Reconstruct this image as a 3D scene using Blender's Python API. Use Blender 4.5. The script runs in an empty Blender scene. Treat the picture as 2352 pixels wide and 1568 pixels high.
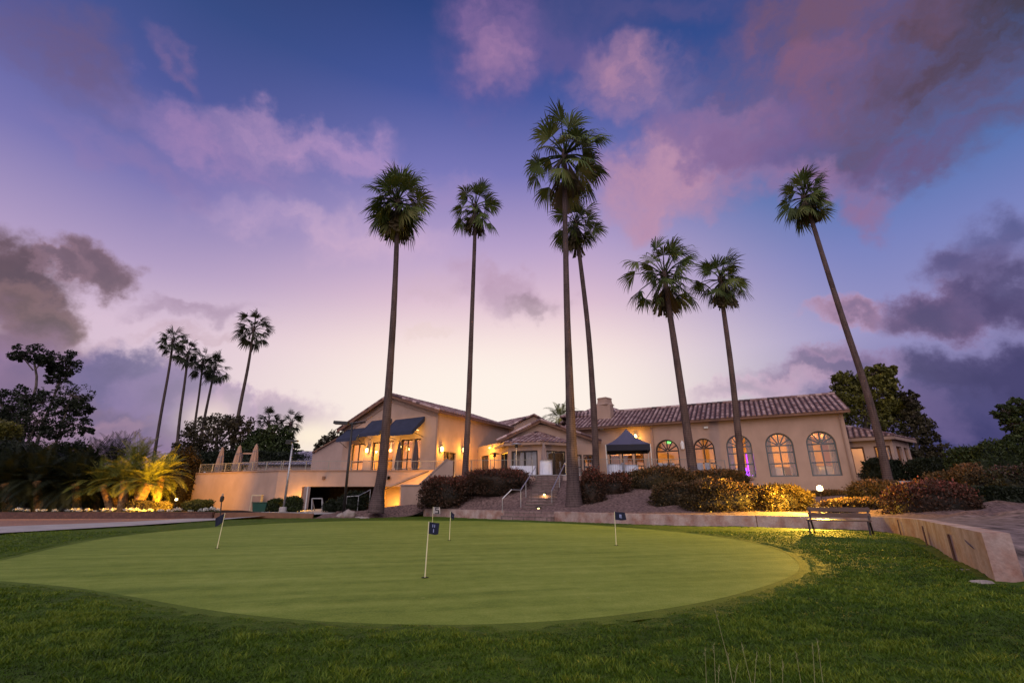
import bpy, bmesh, math, random
import numpy as np
from math import sin, cos, tan, atan2, radians, pi, sqrt
from mathutils import Vector, Matrix, noise as mnoise

random.seed(7)
S = bpy.context.scene
COL = S.collection
Z = Vector((0, 0, 1))

# ------------------------------------------------------------------ camera
H = 1.1; FPX = 1078.0; PITCH = math.atan(362 / FPX)
cp, sp = cos(PITCH), sin(PITCH)
cam = bpy.data.cameras.new('camera'); cam.lens = 36 * FPX / 2352; cam.sensor_width = 36
cam.clip_start = 0.05; cam.clip_end = 4000
camo = bpy.data.objects.new('camera', cam); COL.objects.link(camo)
camo.location = (0, 0, H); camo.rotation_euler = (pi / 2 + PITCH, 0, 0)
S.camera = camo

def ray(u, v):
    dx, dy = (u - 1176) / FPX, (784 - v) / FPX
    return Vector((dx, cp - dy * sp, sp + dy * cp))
def at(u, v, Y):
    """survey helper: the point at distance Y in front of the tripod seen in direction u, v"""
    r = ray(u, v); return Vector((0, 0, H)) + r * (Y / r.y)
def gz(u, v, z=0.0):
    r = ray(u, v); return Vector((0, 0, H)) + r * ((z - H) / r.z)
def pxm(u, v, Y):
    """metres per survey unit at that distance"""
    return (Y / ray(u, v).y) / FPX

# ------------------------------------------------------------------ colour + materials
def lin(c):
    out = []
    for x in c[:3]:
        x = x / 255.0
        out.append(x / 12.92 if x <= .04045 else ((x + .055) / 1.055) ** 2.4)
    return tuple(out)
def c4(c): return (c[0], c[1], c[2], 1.0)

class NT:
    """small node-tree writer"""
    def __init__(s, tree): s.t = tree; s.n = tree.nodes; s.l = tree.links; s.n.clear()
    def new(s, typ, **kw):
        nd = s.n.new(typ)
        for k, v in kw.items(): setattr(nd, k, v)
        return nd
    def put(s, sock, v):
        if isinstance(v, bpy.types.NodeSocket): s.l.new(v, sock)
        elif v is not None: sock.default_value = v
    def math(s, op, a, b=None, c=None, clamp=False):
        nd = s.new('ShaderNodeMath', operation=op, use_clamp=clamp)
        s.put(nd.inputs[0], a)
        if b is not None: s.put(nd.inputs[1], b)
        if c is not None: s.put(nd.inputs[2], c)
        return nd.outputs[0]
    def vec(s, op, a, b=None, scale=None):
        nd = s.new('ShaderNodeVectorMath', operation=op)
        s.put(nd.inputs[0], a)
        if b is not None: s.put(nd.inputs[1], b)
        if scale is not None: s.put(nd.inputs['Scale'], scale)
        return nd.outputs['Value'] if op in ('DOT_PRODUCT', 'LENGTH') else nd.outputs['Vector']
    def noise(s, vec, scale, detail=4, rough=.55, out='Fac'):
        nd = s.new('ShaderNodeTexNoise'); s.put(nd.inputs['Vector'], vec)
        nd.inputs['Scale'].default_value = scale; nd.inputs['Detail'].default_value = detail
        nd.inputs['Roughness'].default_value = rough
        return nd.outputs[out]
    def ramp(s, fac, stops, interp='LINEAR'):
        nd = s.new('ShaderNodeValToRGB'); s.put(nd.inputs[0], fac)
        cr = nd.color_ramp; cr.interpolation = interp
        while len(cr.elements) < len(stops): cr.elements.new(.5)
        for e, (p, c) in zip(cr.elements, stops): e.position = p; e.color = c4(c)
        return nd.outputs[0]
    def mix(s, fac, a, b, blend='MIX'):
        nd = s.new('ShaderNodeMixRGB', blend_type=blend)
        s.put(nd.inputs[0], fac)
        s.put(nd.inputs[1], a if isinstance(a, bpy.types.NodeSocket) else c4(a))
        s.put(nd.inputs[2], b if isinstance(b, bpy.types.NodeSocket) else c4(b))
        return nd.outputs[0]
    def smooth(s, x, lo, hi):
        nd = s.new('ShaderNodeMapRange', interpolation_type='SMOOTHSTEP')
        s.put(nd.inputs[0], x); nd.inputs[1].default_value = lo; nd.inputs[2].default_value = hi
        nd.inputs[3].default_value = 0; nd.inputs[4].default_value = 1
        return nd.outputs[0]

def mat_base(name):
    m = bpy.data.materials.new(name); m.use_nodes = True
    t = NT(m.node_tree)
    out = t.new('ShaderNodeOutputMaterial'); b = t.new('ShaderNodeBsdfPrincipled')
    t.l.new(b.outputs[0], out.inputs[0])
    return m, t, b, out

def coords(t, kind='Object'):
    return t.new('ShaderNodeTexCoord').outputs[kind]
def worldpos(t): return t.new('ShaderNodeNewGeometry').outputs['Position']

def mat(name, c, rough=.7, var=.25, scale=3.0, spec=.3, metal=0, bump=0, bscale=None, c2=None, stretch=None, detail=5):
    """mottled surface: base colour c drifting to c2 (or darker c) by noise, optional bump"""
    m, t, b, out = mat_base(name)
    p = worldpos(t)
    if stretch: p = t.vec('MULTIPLY', p, stretch)
    n = t.noise(p, scale, detail)
    c2 = c2 or tuple(x * (1 - var) for x in c)
    col = t.ramp(n, [(.3, c2), (.7, c)])
    t.put(b.inputs['Base Color'], col)
    b.inputs['Roughness'].default_value = rough; b.inputs['Metallic'].default_value = metal
    b.inputs['Specular IOR Level'].default_value = spec
    if bump:
        bp = t.new('ShaderNodeBump'); bp.inputs['Strength'].default_value = bump; bp.inputs['Distance'].default_value = .03
        t.put(bp.inputs['Height'], t.noise(p, bscale or scale * 6, 4)); t.put(b.inputs['Normal'], bp.outputs[0])
    return m

def mat_emit(name, c, strength, base=(.8, .8, .8)):
    m, t, b, out = mat_base(name)
    b.inputs['Base Color'].default_value = c4(base)
    b.inputs['Emission Color'].default_value = c4(c); b.inputs['Emission Strength'].default_value = strength
    return m

def mat_leaf(name, dark, light, third=None, rough=.55, spec=.25, trans=.15):
    """leaf colours vary per leaf through the mesh attribute var (0..1)"""
    m, t, b, out = mat_base(name)
    a = t.new('ShaderNodeAttribute', attribute_name='var').outputs['Fac']
    stops = [(0.0, dark), (.6 if third else 1.0, light)]
    if third: stops.append((1.0, third))
    col = t.ramp(a, stops)
    t.put(b.inputs['Base Color'], col)
    b.inputs['Roughness'].default_value = rough; b.inputs['Specular IOR Level'].default_value = spec
    if trans:
        tr = t.new('ShaderNodeBsdfTranslucent'); t.put(tr.inputs[0], col)
        mx = t.new('ShaderNodeMixShader'); mx.inputs[0].default_value = trans
        t.l.new(b.outputs[0], mx.inputs[1]); t.l.new(tr.outputs[0], mx.inputs[2]); t.l.new(mx.outputs[0], out.inputs[0])
    return m

def mat_glass(name, tint=(.9, .93, .95), refl=.12):
    m = bpy.data.materials.new(name); m.use_nodes = True; t = NT(m.node_tree)
    out = t.new('ShaderNodeOutputMaterial')
    tr = t.new('ShaderNodeBsdfTransparent'); tr.inputs[0].default_value = c4(tint)
    gl = t.new('ShaderNodeBsdfGlossy'); gl.inputs['Roughness'].default_value = .03
    fr = t.new('ShaderNodeFresnel'); fr.inputs[0].default_value = 1.5
    f = t.math('MULTIPLY_ADD', fr.outputs[0], 1.0, refl, clamp=True)
    mx = t.new('ShaderNodeMixShader'); t.put(mx.inputs[0], f)
    t.l.new(tr.outputs[0], mx.inputs[1]); t.l.new(gl.outputs[0], mx.inputs[2]); t.l.new(mx.outputs[0], out.inputs[0])
    return m

def mat_stucco(name, c, streak=.12):
    m, t, b, out = mat_base(name)
    p = worldpos(t)
    n1 = t.noise(p, .55, 5); n2 = t.noise(t.vec('MULTIPLY', p, (1.2, 1.2, .6)), 1.3, 6); n3 = t.noise(p, 28, 3)
    k = t.math('ADD', t.math('MULTIPLY', n1, .5), t.math('MULTIPLY', n2, .5))
    dk = tuple(x * (1 - 2.2 * streak) for x in c)
    t.put(b.inputs['Base Color'], t.ramp(k, [(.32, dk), (.6, c)]))
    b.inputs['Roughness'].default_value = .9; b.inputs['Specular IOR Level'].default_value = .15
    bp = t.new('ShaderNodeBump'); bp.inputs['Strength'].default_value = .35; bp.inputs['Distance'].default_value = .02
    t.put(bp.inputs['Height'], n3); t.put(b.inputs['Normal'], bp.outputs[0])
    return m

def mat_tile(name, ca, cb, cc):
    """fired clay tiles: mesh attribute var gives each tile its tone plus painted valley shade"""
    m, t, b, out = mat_base(name)
    a = t.new('ShaderNodeAttribute', attribute_name='var').outputs['Fac']
    n = t.noise(worldpos(t), 9, 4)
    col = t.ramp(t.math('ADD', t.math('MULTIPLY', a, .9), t.math('MULTIPLY', n, .2)), [(.15, ca), (.5, cb), (.9, cc)])
    t.put(b.inputs['Base Color'], col); b.inputs['Roughness'].default_value = .55; b.inputs['Specular IOR Level'].default_value = .45
    return m

def mat_bark(name, c1, c2, ring=9.0, rstr=.6):
    m, t, b, out = mat_base(name)
    p = worldpos(t)
    w = t.new('ShaderNodeTexWave', wave_type='BANDS', bands_direction='Z')
    t.put(w.inputs['Vector'], p); w.inputs['Scale'].default_value = ring / 6.28; w.inputs['Distortion'].default_value = 3.0
    w.inputs['Detail'].default_value = 3; w.inputs['Detail Scale'].default_value = 2.5
    n = t.noise(t.vec('MULTIPLY', p, (6, 6, .7)), 2.2, 6)
    n2 = t.noise(p, .9, 3)
    f = t.math('ADD', t.math('MULTIPLY', w.outputs['Fac'], .14), t.math('ADD', t.math('MULTIPLY', n, .5), t.math('MULTIPLY', n2, .4)))
    t.put(b.inputs['Base Color'], t.ramp(f, [(.3, c1), (.75, c2)]))
    b.inputs['Roughness'].default_value = .9; b.inputs['Specular IOR Level'].default_value = .1
    bp = t.new('ShaderNodeBump'); bp.inputs['Strength'].default_value = rstr; bp.inputs['Distance'].default_value = .05
    t.put(bp.inputs['Height'], f); t.put(b.inputs['Normal'], bp.outputs[0])
    return m

# ------------------------------------------------------------------ objects
WORLDLOC = {}
def tag(o, label=None, cat=None, group=None, kind=None):
    if label: o['label'] = label
    if cat: o['category'] = cat
    if group: o['group'] = group
    if kind: o['kind'] = kind
    return o
def thing(name, label, cat, loc=(0, 0, 0), group=None):
    o = bpy.data.objects.new(name, None); COL.objects.link(o); o.location = loc
    o.empty_display_size = .2
    WORLDLOC[o] = Vector(loc)
    return tag(o, label, cat, group)

def link_mesh(name, me, m, parent, centre):
    o = bpy.data.objects.new(name, me); COL.objects.link(o)
    me.materials.append(m)
    if parent is not None:
        o.parent = parent; o.location = centre - WORLDLOC[parent]
    else:
        o.location = centre
    WORLDLOC[o] = Vector(centre)
    return o

def np_mesh(name, verts, quads=None, tris=None, m=None, parent=None, var=None, smooth=False):
    """fast mesh from arrays; var: one value per vertex"""
    verts = np.asarray(verts, dtype=np.float32).reshape(-1, 3)
    lo, hi = verts.min(0), verts.max(0); c = (lo + hi) / 2; c[2] = lo[2]
    verts = verts - c
    me = bpy.data.meshes.new(name); me.vertices.add(len(verts)); me.vertices.foreach_set('co', verts.ravel())
    idx = []; ls = []; lt = []; n = 0
    if quads is not None and len(quads):
        q = np.asarray(quads, dtype=np.int32).reshape(-1, 4); idx.append(q.ravel()); ls.append(np.arange(len(q)) * 4 + n); lt.append(np.full(len(q), 4)); n += q.size
    if tris is not None and len(tris):
        q = np.asarray(tris, dtype=np.int32).reshape(-1, 3); idx.append(q.ravel()); ls.append(np.arange(len(q)) * 3 + n); lt.append(np.full(len(q), 3)); n += q.size
    idx = np.concatenate(idx).astype(np.int32); ls = np.concatenate(ls).astype(np.int32); lt = np.concatenate(lt).astype(np.int32)
    me.loops.add(len(idx)); me.loops.foreach_set('vertex_index', idx)
    me.polygons.add(len(ls)); me.polygons.foreach_set('loop_start', ls); me.polygons.foreach_set('loop_total', lt)
    me.update(calc_edges=True); me.validate()
    if smooth: me.polygons.foreach_set('use_smooth', np.ones(len(ls), dtype=bool))
    if var is not None:
        at_ = me.attributes.new('var', 'FLOAT', 'POINT'); at_.data.foreach_set('value', np.asarray(var, dtype=np.float32))
    return link_mesh(name, me, m, parent, Vector([float(x) for x in c]))

class MB:
    """collects shapes in world coordinates, then links them as ONE mesh object"""
    def __init__(s): s.v = []; s.f = []; s.var = []; s.cur = .5; s.hasvar = False
    def add(s, pts, faces):
        o = len(s.v)
        for p in pts: s.v.append((p[0], p[1], p[2])); s.var.append(s.cur)
        for f in faces: s.f.append(tuple(i + o for i in f))
        return s
    def face(s, *pts): return s.add(pts, [tuple(range(len(pts)))])
    def box(s, c, size, rz=0, M=None):
        hx, hy, hz = size[0] / 2, size[1] / 2, size[2] / 2
        R = M or Matrix.Rotation(rz, 3, 'Z'); c = Vector(c)
        pts = [c + R @ Vector((x * hx, y * hy, z * hz)) for z in (-1, 1) for y in (-1, 1) for x in (-1, 1)]
        return s.add(pts, [(0, 2, 3, 1), (4, 5, 7, 6), (0, 1, 5, 4), (2, 6, 7, 3), (0, 4, 6, 2), (1, 3, 7, 5)])
    def bar(s, a, b, w, h=None, up=Z):
        """box-section bar from a to b"""
        a, b = Vector(a), Vector(b); d = (b - a); L = d.length
        if L < 1e-6: return s
        d /= L; x = d.cross(up)
        if x.length < 1e-3: x = d.cross(Vector((0, 1, 0)))
        x.normalize(); y = x.cross(d); h = h or w
        pts = []
        for p in (a, b):
            for i, j in ((-1, -1), (1, -1), (1, 1), (-1, 1)): pts.append(p + x * i * w / 2 + y * j * h / 2)
        return s.add(pts, [(3, 2, 1, 0), (4, 5, 6, 7), (0, 1, 5, 4), (1, 2, 6, 5), (2, 3, 7, 6), (3, 0, 4, 7)])
    def tube(s, pts, rad, n=8, cap=True):
        pts = [Vector(p) for p in pts]
        if not isinstance(rad, (list, tuple)): rad = [rad] * len(pts)
        rings = []; prev = None
        for i, p in enumerate(pts):
            d = (pts[min(i + 1, len(pts) - 1)] - pts[max(i - 1, 0)])
            if d.length < 1e-9: d = Z.copy()
            d.normalize()
            if prev is None:
                x = d.cross(Vector((0, 1, 0)) if abs(d.y) < .9 else Vector((1, 0, 0)))
            else: x = prev - d * prev.dot(d)
            x.normalize(); prev = x; y = d.cross(x)
            rings.append([p + (x * cos(2 * pi * k / n) + y * sin(2 * pi * k / n)) * rad[i] for k in range(n)])
        o = []; fs = []
        for r in rings: o += r
        for i in range(len(rings) - 1):
            for k in range(n):
                a = i * n + k; b = i * n + (k + 1) % n
                fs.append((a, b, b + n, a + n))
        if cap:
            fs.append(tuple(range(n))[::-1]); fs.append(tuple((len(rings) - 1) * n + k for k in range(n)))
        return s.add(o, fs)
    def lathe(s, c, prof, n=16, ax=1.0, ay=1.0, cap=True):
        """prof: list of (r, z) around the vertical through c"""
        c = Vector(c); o = []; fs = []
        for r, z in prof:
            for k in range(n): o.append(c + Vector((r * ax * cos(2 * pi * k / n), r * ay * sin(2 * pi * k / n), z)))
        for i in range(len(prof) - 1):
            for k in range(n):
                a = i * n + k; b = i * n + (k + 1) % n; fs.append((a, b, b + n, a + n))
        if cap:
            fs.append(tuple(range(n))[::-1]); fs.append(tuple((len(prof) - 1) * n + k for k in range(n)))
        return s.add(o, fs)
    def prism(s, poly, z0, z1):
        n = len(poly); pts = [(p[0], p[1], z0) for p in poly] + [(p[0], p[1], z1) for p in poly]
        fs = [tuple(range(n))[::-1], tuple(range(n, 2 * n))] + [(i, (i + 1) % n, (i + 1) % n + n, i + n) for i in range(n)]
        return s.add(pts, fs)
    def build(s, name, m, parent=None, smooth=False, recalc=True, bevel=0):
        v = np.array(s.v, dtype=np.float32); lo, hi = v.min(0), v.max(0); c = (lo + hi) / 2; c[2] = lo[2]
        me = bpy.data.meshes.new(name); me.from_pydata([tuple(x) for x in (v - c)], [], s.f); me.update()
        if s.hasvar:
            at_ = me.attributes.new('var', 'FLOAT', 'POINT'); at_.data.foreach_set('value', np.array(s.var, dtype=np.float32))
        if recalc:
            bm = bmesh.new(); bm.from_mesh(me); bmesh.ops.recalc_face_normals(bm, faces=bm.faces[:])
            if bevel:
                bmesh.ops.bevel(bm, geom=[e for e in bm.edges if len(e.link_faces) == 2 and e.calc_face_angle(0) > .6], offset=bevel, segments=2, affect='EDGES', clamp_overlap=True)
            bm.to_mesh(me); bm.free()
        if smooth:
            me.polygons.foreach_set('use_smooth', np.ones(len(me.polygons), dtype=bool))
        return link_mesh(name, me, m, parent, Vector([float(x) for x in c]))

def copy_tree(o, parent=None, name=None):
    c = o.copy(); COL.objects.link(c)
    if parent is not None: c.parent = parent
    for ch in o.children: copy_tree(ch, c)
    return c

def light(name, loc, power, color, radius=.08, parent=None, kind='POINT', rot=None, spot=None):
    l = bpy.data.lights.new(name, kind); l.energy = power; l.color = color
    l.shadow_soft_size = radius
    if spot: l.spot_size = spot; l.spot_blend = .6
    o = bpy.data.objects.new(name, l); COL.objects.link(o); o.location = loc
    if rot: o.rotation_euler = rot
    if parent is not None: o.parent = parent; o.location = Vector(loc) - WORLDLOC[parent]
    return o

def smooth_path(pts, n):
    """Catmull-Rom through pts, n samples"""
    P = [Vector(p) for p in pts]; P = [P[0] * 2 - P[1]] + P + [P[-1] * 2 - P[-2]]
    out = []; m = len(P) - 3
    for i in range(n):
        x = i / (n - 1) * m; k = min(int(x), m - 1); t = x - k
        a, b, c, d = P[k:k + 4]
        out.append(.5 * ((2 * b) + (c - a) * t + (2 * a - 5 * b + 4 * c - d) * t * t + (3 * b - a - 3 * c + d) * t ** 3))
    return out
def interp(xs, ys, x):
    return float(np.interp(x, xs, ys))

class Frame:
    """a vertical wall plane: s runs along it, w outward"""
    def __init__(s, p0, d):
        s.o = Vector((p0[0], p0[1], 0)); s.d = Vector((d[0], d[1], 0)).normalized(); s.n = Vector((s.d.y, -s.d.x, 0))
    def p(s, a, z, w=0): return s.o + s.d * a + s.n * w + Z * z
    def hit(s, u, v):
        r = ray(u, v); t = (s.o - Vector((0, 0, H))).dot(s.n) / r.dot(s.n)
        q = Vector((0, 0, H)) + r * t
        return (q - s.o).dot(s.d), q.z
    def ang(s): return atan2(s.d.y, s.d.x)

# ------------------------------------------------------------------ palette
M = {}
M['stucco'] = mat_stucco('warm_stucco', (.44, .298, .238), .10)
M['stucco_pink'] = mat_stucco('pink_stucco', (.40, .275, .235), .09)
M['trim'] = mat('stucco_trim', (.33, .215, .17), .85, .2, 2)
M['tile'] = mat_tile('clay_tile', (.05, .025, .03), (.24, .13, .12), (.58, .42, .40))
M['tile_blue'] = mat_tile('slate_tile', (.08, .07, .10), (.22, .19, .25), (.45, .40, .48))
M['fascia'] = mat('fascia_board', (.20, .10, .065), .7, .3, 3)
M['frame'] = mat('dark_bronze_frame', (.035, .022, .018), .45, .2, 4, .4)
M['frame_grey'] = mat('grey_window_frame', (.10, .12, .14), .5, .2, 4, .4)
M['glass'] = mat_glass('window_glass')
M['inner'] = mat('inside_plaster', (.62, .40, .20), .9, .2, .8)
M['inner_dark'] = mat('inside_wood', (.13, .09, .075), .6, .4, 1.5, stretch=(3, 3, .6))
M['carpet'] = mat('inside_carpet', (.12, .08, .06), .95, .3, 2)
M['curtain'] = mat('inside_curtain', (.62, .50, .45), .9, .35, 2.5, stretch=(5, 5, .2))
M['awning'] = mat('navy_canvas', (.035, .04, .075), .75, .25, 2.0)
M['metal_dark'] = mat('dark_metal', (.02, .018, .02), .45, .2, 5, .4)
M['metal'] = mat('galvanised_metal', (.42, .41, .42), .38, .3, 6, .5, .7)
M['steel'] = mat('brushed_steel', (.55, .52, .50), .3, .2, 6, .5, .8)
M['rail'] = mat('pale_rail_paint', (.30, .27, .24), .5, .2, 5)
M['concrete'] = mat('concrete', (.42, .38, .37), .9, .3, 1.5, bump=.3, bscale=14)
M['wall_stone'] = None
M['wood'] = mat('bench_wood', (.15, .085, .065), .38, .4, 3, .5, stretch=(1, 1, 6))
M['iron'] = mat('bench_iron', (.03, .018, .018), .5, .2, 6, .4)
M['white_cloth'] = mat('white_cloth', (.72, .72, .80), .85, .12, 4)
M['cover'] = mat('chair_cover', (.40, .40, .46), .85, .2, 5)
M['plastic_green'] = mat('green_plastic', (.015, .07, .055), .5, .2, 4)
M['beige_box'] = mat('beige_metal', (.55, .45, .30), .6, .2, 4)
M['umbrella'] = mat('folded_canvas', (.30, .215, .20), .85, .3, 3, stretch=(4, 4, .3))
M['umbrella_dark'] = mat('folded_dark_canvas', (.10, .07, .07), .85, .3, 3, stretch=(4, 4, .3))
M['tent'] = mat('tent_fabric', (.10, .095, .16), .7, .2, 1.5, .35)
M['tent_dark'] = mat('tent_valance', (.02, .02, .035), .75, .2, 1.5)
M['brick'] = None
M['mulch'] = mat('mulch', (.26, .165, .150), .95, .80, 7.5, .1, bump=1.0, bscale=14, detail=10)
M['soil'] = mat('dark_soil', (.05, .035, .028), .95, .6, 4, .1, bump=.8, bscale=10)
M['gravel'] = mat('pale_dirt', (.30, .215, .205), .95, .85, 3.6, .1, bump=.9, bscale=9, detail=8)
M['rock'] = mat('rock', (.34, .28, .26), .9, .45, 3, bump=.6)
M['flagpole'] = mat('flag_stick', (.75, .68, .42), .5, .1, 5)
M['flag'] = mat('navy_flag', (.010, .012, .035), .7, .2, 6)
M['flag_pale'] = mat('grey_flag', (.42, .36, .36), .8, .2, 6)
M['ink'] = mat('flag_ink', (.02, .014, .02), .8, .1, 6)
M['emblem'] = mat('pale_blue_emblem', (.33, .36, .62), .7, .2, 8)
M['cup'] = mat('hole_shadow', (.012, .014, .008), .9, .2, 5)
M['trunk'] = mat_bark('palm_bark', (.028, .020, .021), (.150, .102, .096), 16, .4)
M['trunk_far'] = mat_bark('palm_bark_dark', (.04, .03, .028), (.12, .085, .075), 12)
M['bark'] = mat_bark('tree_bark', (.05, .04, .035), (.17, .13, .11), 2, .8)
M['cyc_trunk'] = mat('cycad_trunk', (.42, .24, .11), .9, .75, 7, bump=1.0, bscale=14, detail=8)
M['palm_leaf'] = mat_leaf('fan_palm_leaf', (.016, .026, .006), (.090, .120, .026), (.20, .17, .055))
M['palm_dead'] = mat_leaf('dry_palm_leaf', (.05, .04, .02), (.14, .10, .05))
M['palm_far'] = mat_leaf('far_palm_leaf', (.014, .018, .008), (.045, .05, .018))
M['cyc_lit'] = mat_leaf('lit_cycad_leaf', (.030, .045, .010), (.20, .21, .035), (.34, .28, .06))  # lit cycads: spotlight gold partly put into the leaf colour
M['cyc_unlit'] = mat_leaf('unlit_cycad_frond', (.006, .010, .004), (.030, .036, .012))  # same cycads outside the spotlight, their shade put into the colour
M['leaf_red'] = mat_leaf('red_tip_leaf', (.012, .010, .006), (.085, .040, .022), (.30, .080, .055))
M['leaf_red_green'] = mat_leaf('bronze_hedge_leaf', (.010, .010, .005), (.095, .060, .022), (.26, .115, .050))
M['leaf_dark'] = mat_leaf('dark_shrub_leaf', (.008, .012, .005), (.028, .036, .014))
M['leaf_green'] = mat_leaf('green_shrub_leaf', (.010, .016, .005), (.070, .095, .022))
M['leaf_olive'] = mat_leaf('olive_leaf', (.020, .022, .006), (.14, .13, .022), (.24, .20, .03))
M['leaf_lamplit'] = mat_leaf('lamplit_leaf', (.010, .008, .004), (.085, .055, .015), (.15, .085, .022))  # lamp-lit hedge copy: amber light and its dimming put into the leaf colour
M['leaf_pink'] = mat_leaf('pink_flower_shrub', (.015, .016, .01), (.05, .05, .025), (.30, .09, .14))
M['leaf_brown'] = mat_leaf('brown_green_leaf', (.018, .016, .010), (.065, .052, .024), (.11, .08, .04))
M['petal'] = mat_leaf('white_petal', (.45, .45, .40), (.72, .70, .66), trans=.1)
M['straw'] = mat('dry_stem', (.30, .28, .13), .8, .3, 8)
M['lamp_white'] = mat('lamp_housing', (.65, .63, .60), .5, .1, 5)
WARM = lin((255, 170, 70)); AMBER = (1.0, .50, .09); GOLD = (1.0, .62, .16)
M['bulb'] = mat_emit('lit_bulb', (1.0, .72, .28), 3.2)
M['bulb_hot'] = mat_emit('lit_flood_bulb', (1.0, .80, .42), 3.5)
M['bulb_amber'] = mat_emit('lit_amber_bulb', (1.0, .55, .14), 2.2)
M['exit'] = mat_emit('lit_exit_sign', (.10, 1.0, .12), 1.6)
M['purple'] = mat_emit('purple_uplight', (.45, .05, 1.0), 6)
M['lantern_white'] = mat('white_lantern', (.8, .78, .8), .4, .1, 5)

def brick_mat(name, c1, c2, mortar, sx=1.0):
    m, t, b, out = mat_base(name)
    p = worldpos(t)
    sep = t.new('ShaderNodeSeparateXYZ'); t.put(sep.inputs[0], p)
    cmb = t.new('ShaderNodeCombineXYZ'); t.put(cmb.inputs[0], t.math('ADD', sep.outputs[0], t.math('MULTIPLY', sep.outputs[1], .4))); t.put(cmb.inputs[1], sep.outputs[2])
    br = t.new('ShaderNodeTexBrick'); t.put(br.inputs['Vector'], cmb.outputs[0])
    br.inputs['Color1'].default_value = c4(c1); br.inputs['Color2'].default_value = c4(c2); br.inputs['Mortar'].default_value = c4(mortar)
    br.inputs['Scale'].default_value = 1; br.inputs['Brick Width'].default_value = .40 * sx; br.inputs['Row Height'].default_value = .19 * sx; br.inputs['Mortar Size'].default_value = .012
    n = t.noise(p, 6, 5)
    t.put(b.inputs['Base Color'], t.mix(.55, br.outputs['Color'], t.ramp(n, [(.3, (.35, .35, .35)), (.7, (1.2, 1.2, 1.2))]), 'MULTIPLY'))
    b.inputs['Roughness'].default_value = .85
    return m
M['brick'] = brick_mat('step_brick', (.22, .13, .12), (.30, .20, .18), (.10, .08, .075))
M['brick_curb'] = brick_mat('planter_brick', (.11, .045, .035), (.15, .065, .045), (.07, .04, .035), .6)

def stain_wall():
    """rendered garden wall with rain streaks and rusty blotches"""
    m, t, b, out = mat_base('weathered_render')
    p = worldpos(t)
    blot = t.noise(p, 1.6, 7, .62); streak = t.noise(t.vec('MULTIPLY', p, (1.6, 1.6, .55)), 1.5, 7); fine = t.noise(p, 16, 5)
    base = t.ramp(streak, [(.30, (.33, .225, .20)), (.60, (.49, .365, .325))])
    rust = t.ramp(blot, [(.42, (1, 1, 1)), (.62, (.72, .50, .42)), (.8, (.42, .25, .2))])
    col = t.mix(.85, base, rust, 'MULTIPLY')
    col = t.mix(.35, col, t.ramp(fine, [(.3, (.5, .5, .5)), (.65, (1.1, 1.1, 1.1))]), 'MULTIPLY')
    t.put(b.inputs['Base Color'], col); b.inputs['Roughness'].default_value = .92; b.inputs['Specular IOR Level'].default_value = .15
    bp = t.new('ShaderNodeBump'); bp.inputs['Strength'].default_value = .45; bp.inputs['Distance'].default_value = .02
    t.put(bp.inputs['Height'], t.math('ADD', fine, t.math('MULTIPLY', blot, .6))); t.put(b.inputs['Normal'], bp.outputs[0])
    return m
M['wall_stone'] = stain_wall()

def pavers():
    m, t, b, out = mat_base('brick_pavers')
    p = worldpos(t)
    br = t.new('ShaderNodeTexBrick'); t.put(br.inputs['Vector'], p)
    br.inputs['Color1'].default_value = c4((.26, .12, .075)); br.inputs['Color2'].default_value = c4((.34, .17, .11)); br.inputs['Mortar'].default_value = c4((.16, .09, .07))
    br.inputs['Scale'].default_value = 1; br.inputs['Brick Width'].default_value = .22; br.inputs['Row Height'].default_value = .11; br.inputs['Mortar Size'].default_value = .006
    n = t.noise(p, 1.1, 5)
    t.put(b.inputs['Base Color'], t.mix(.5, br.outputs['Color'], t.ramp(n, [(.3, (.6, .6, .6)), (.7, (1.15, 1.15, 1.15))]), 'MULTIPLY'))
    b.inputs['Roughness'].default_value = .85
    return m
M['pavers'] = pavers()

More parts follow.
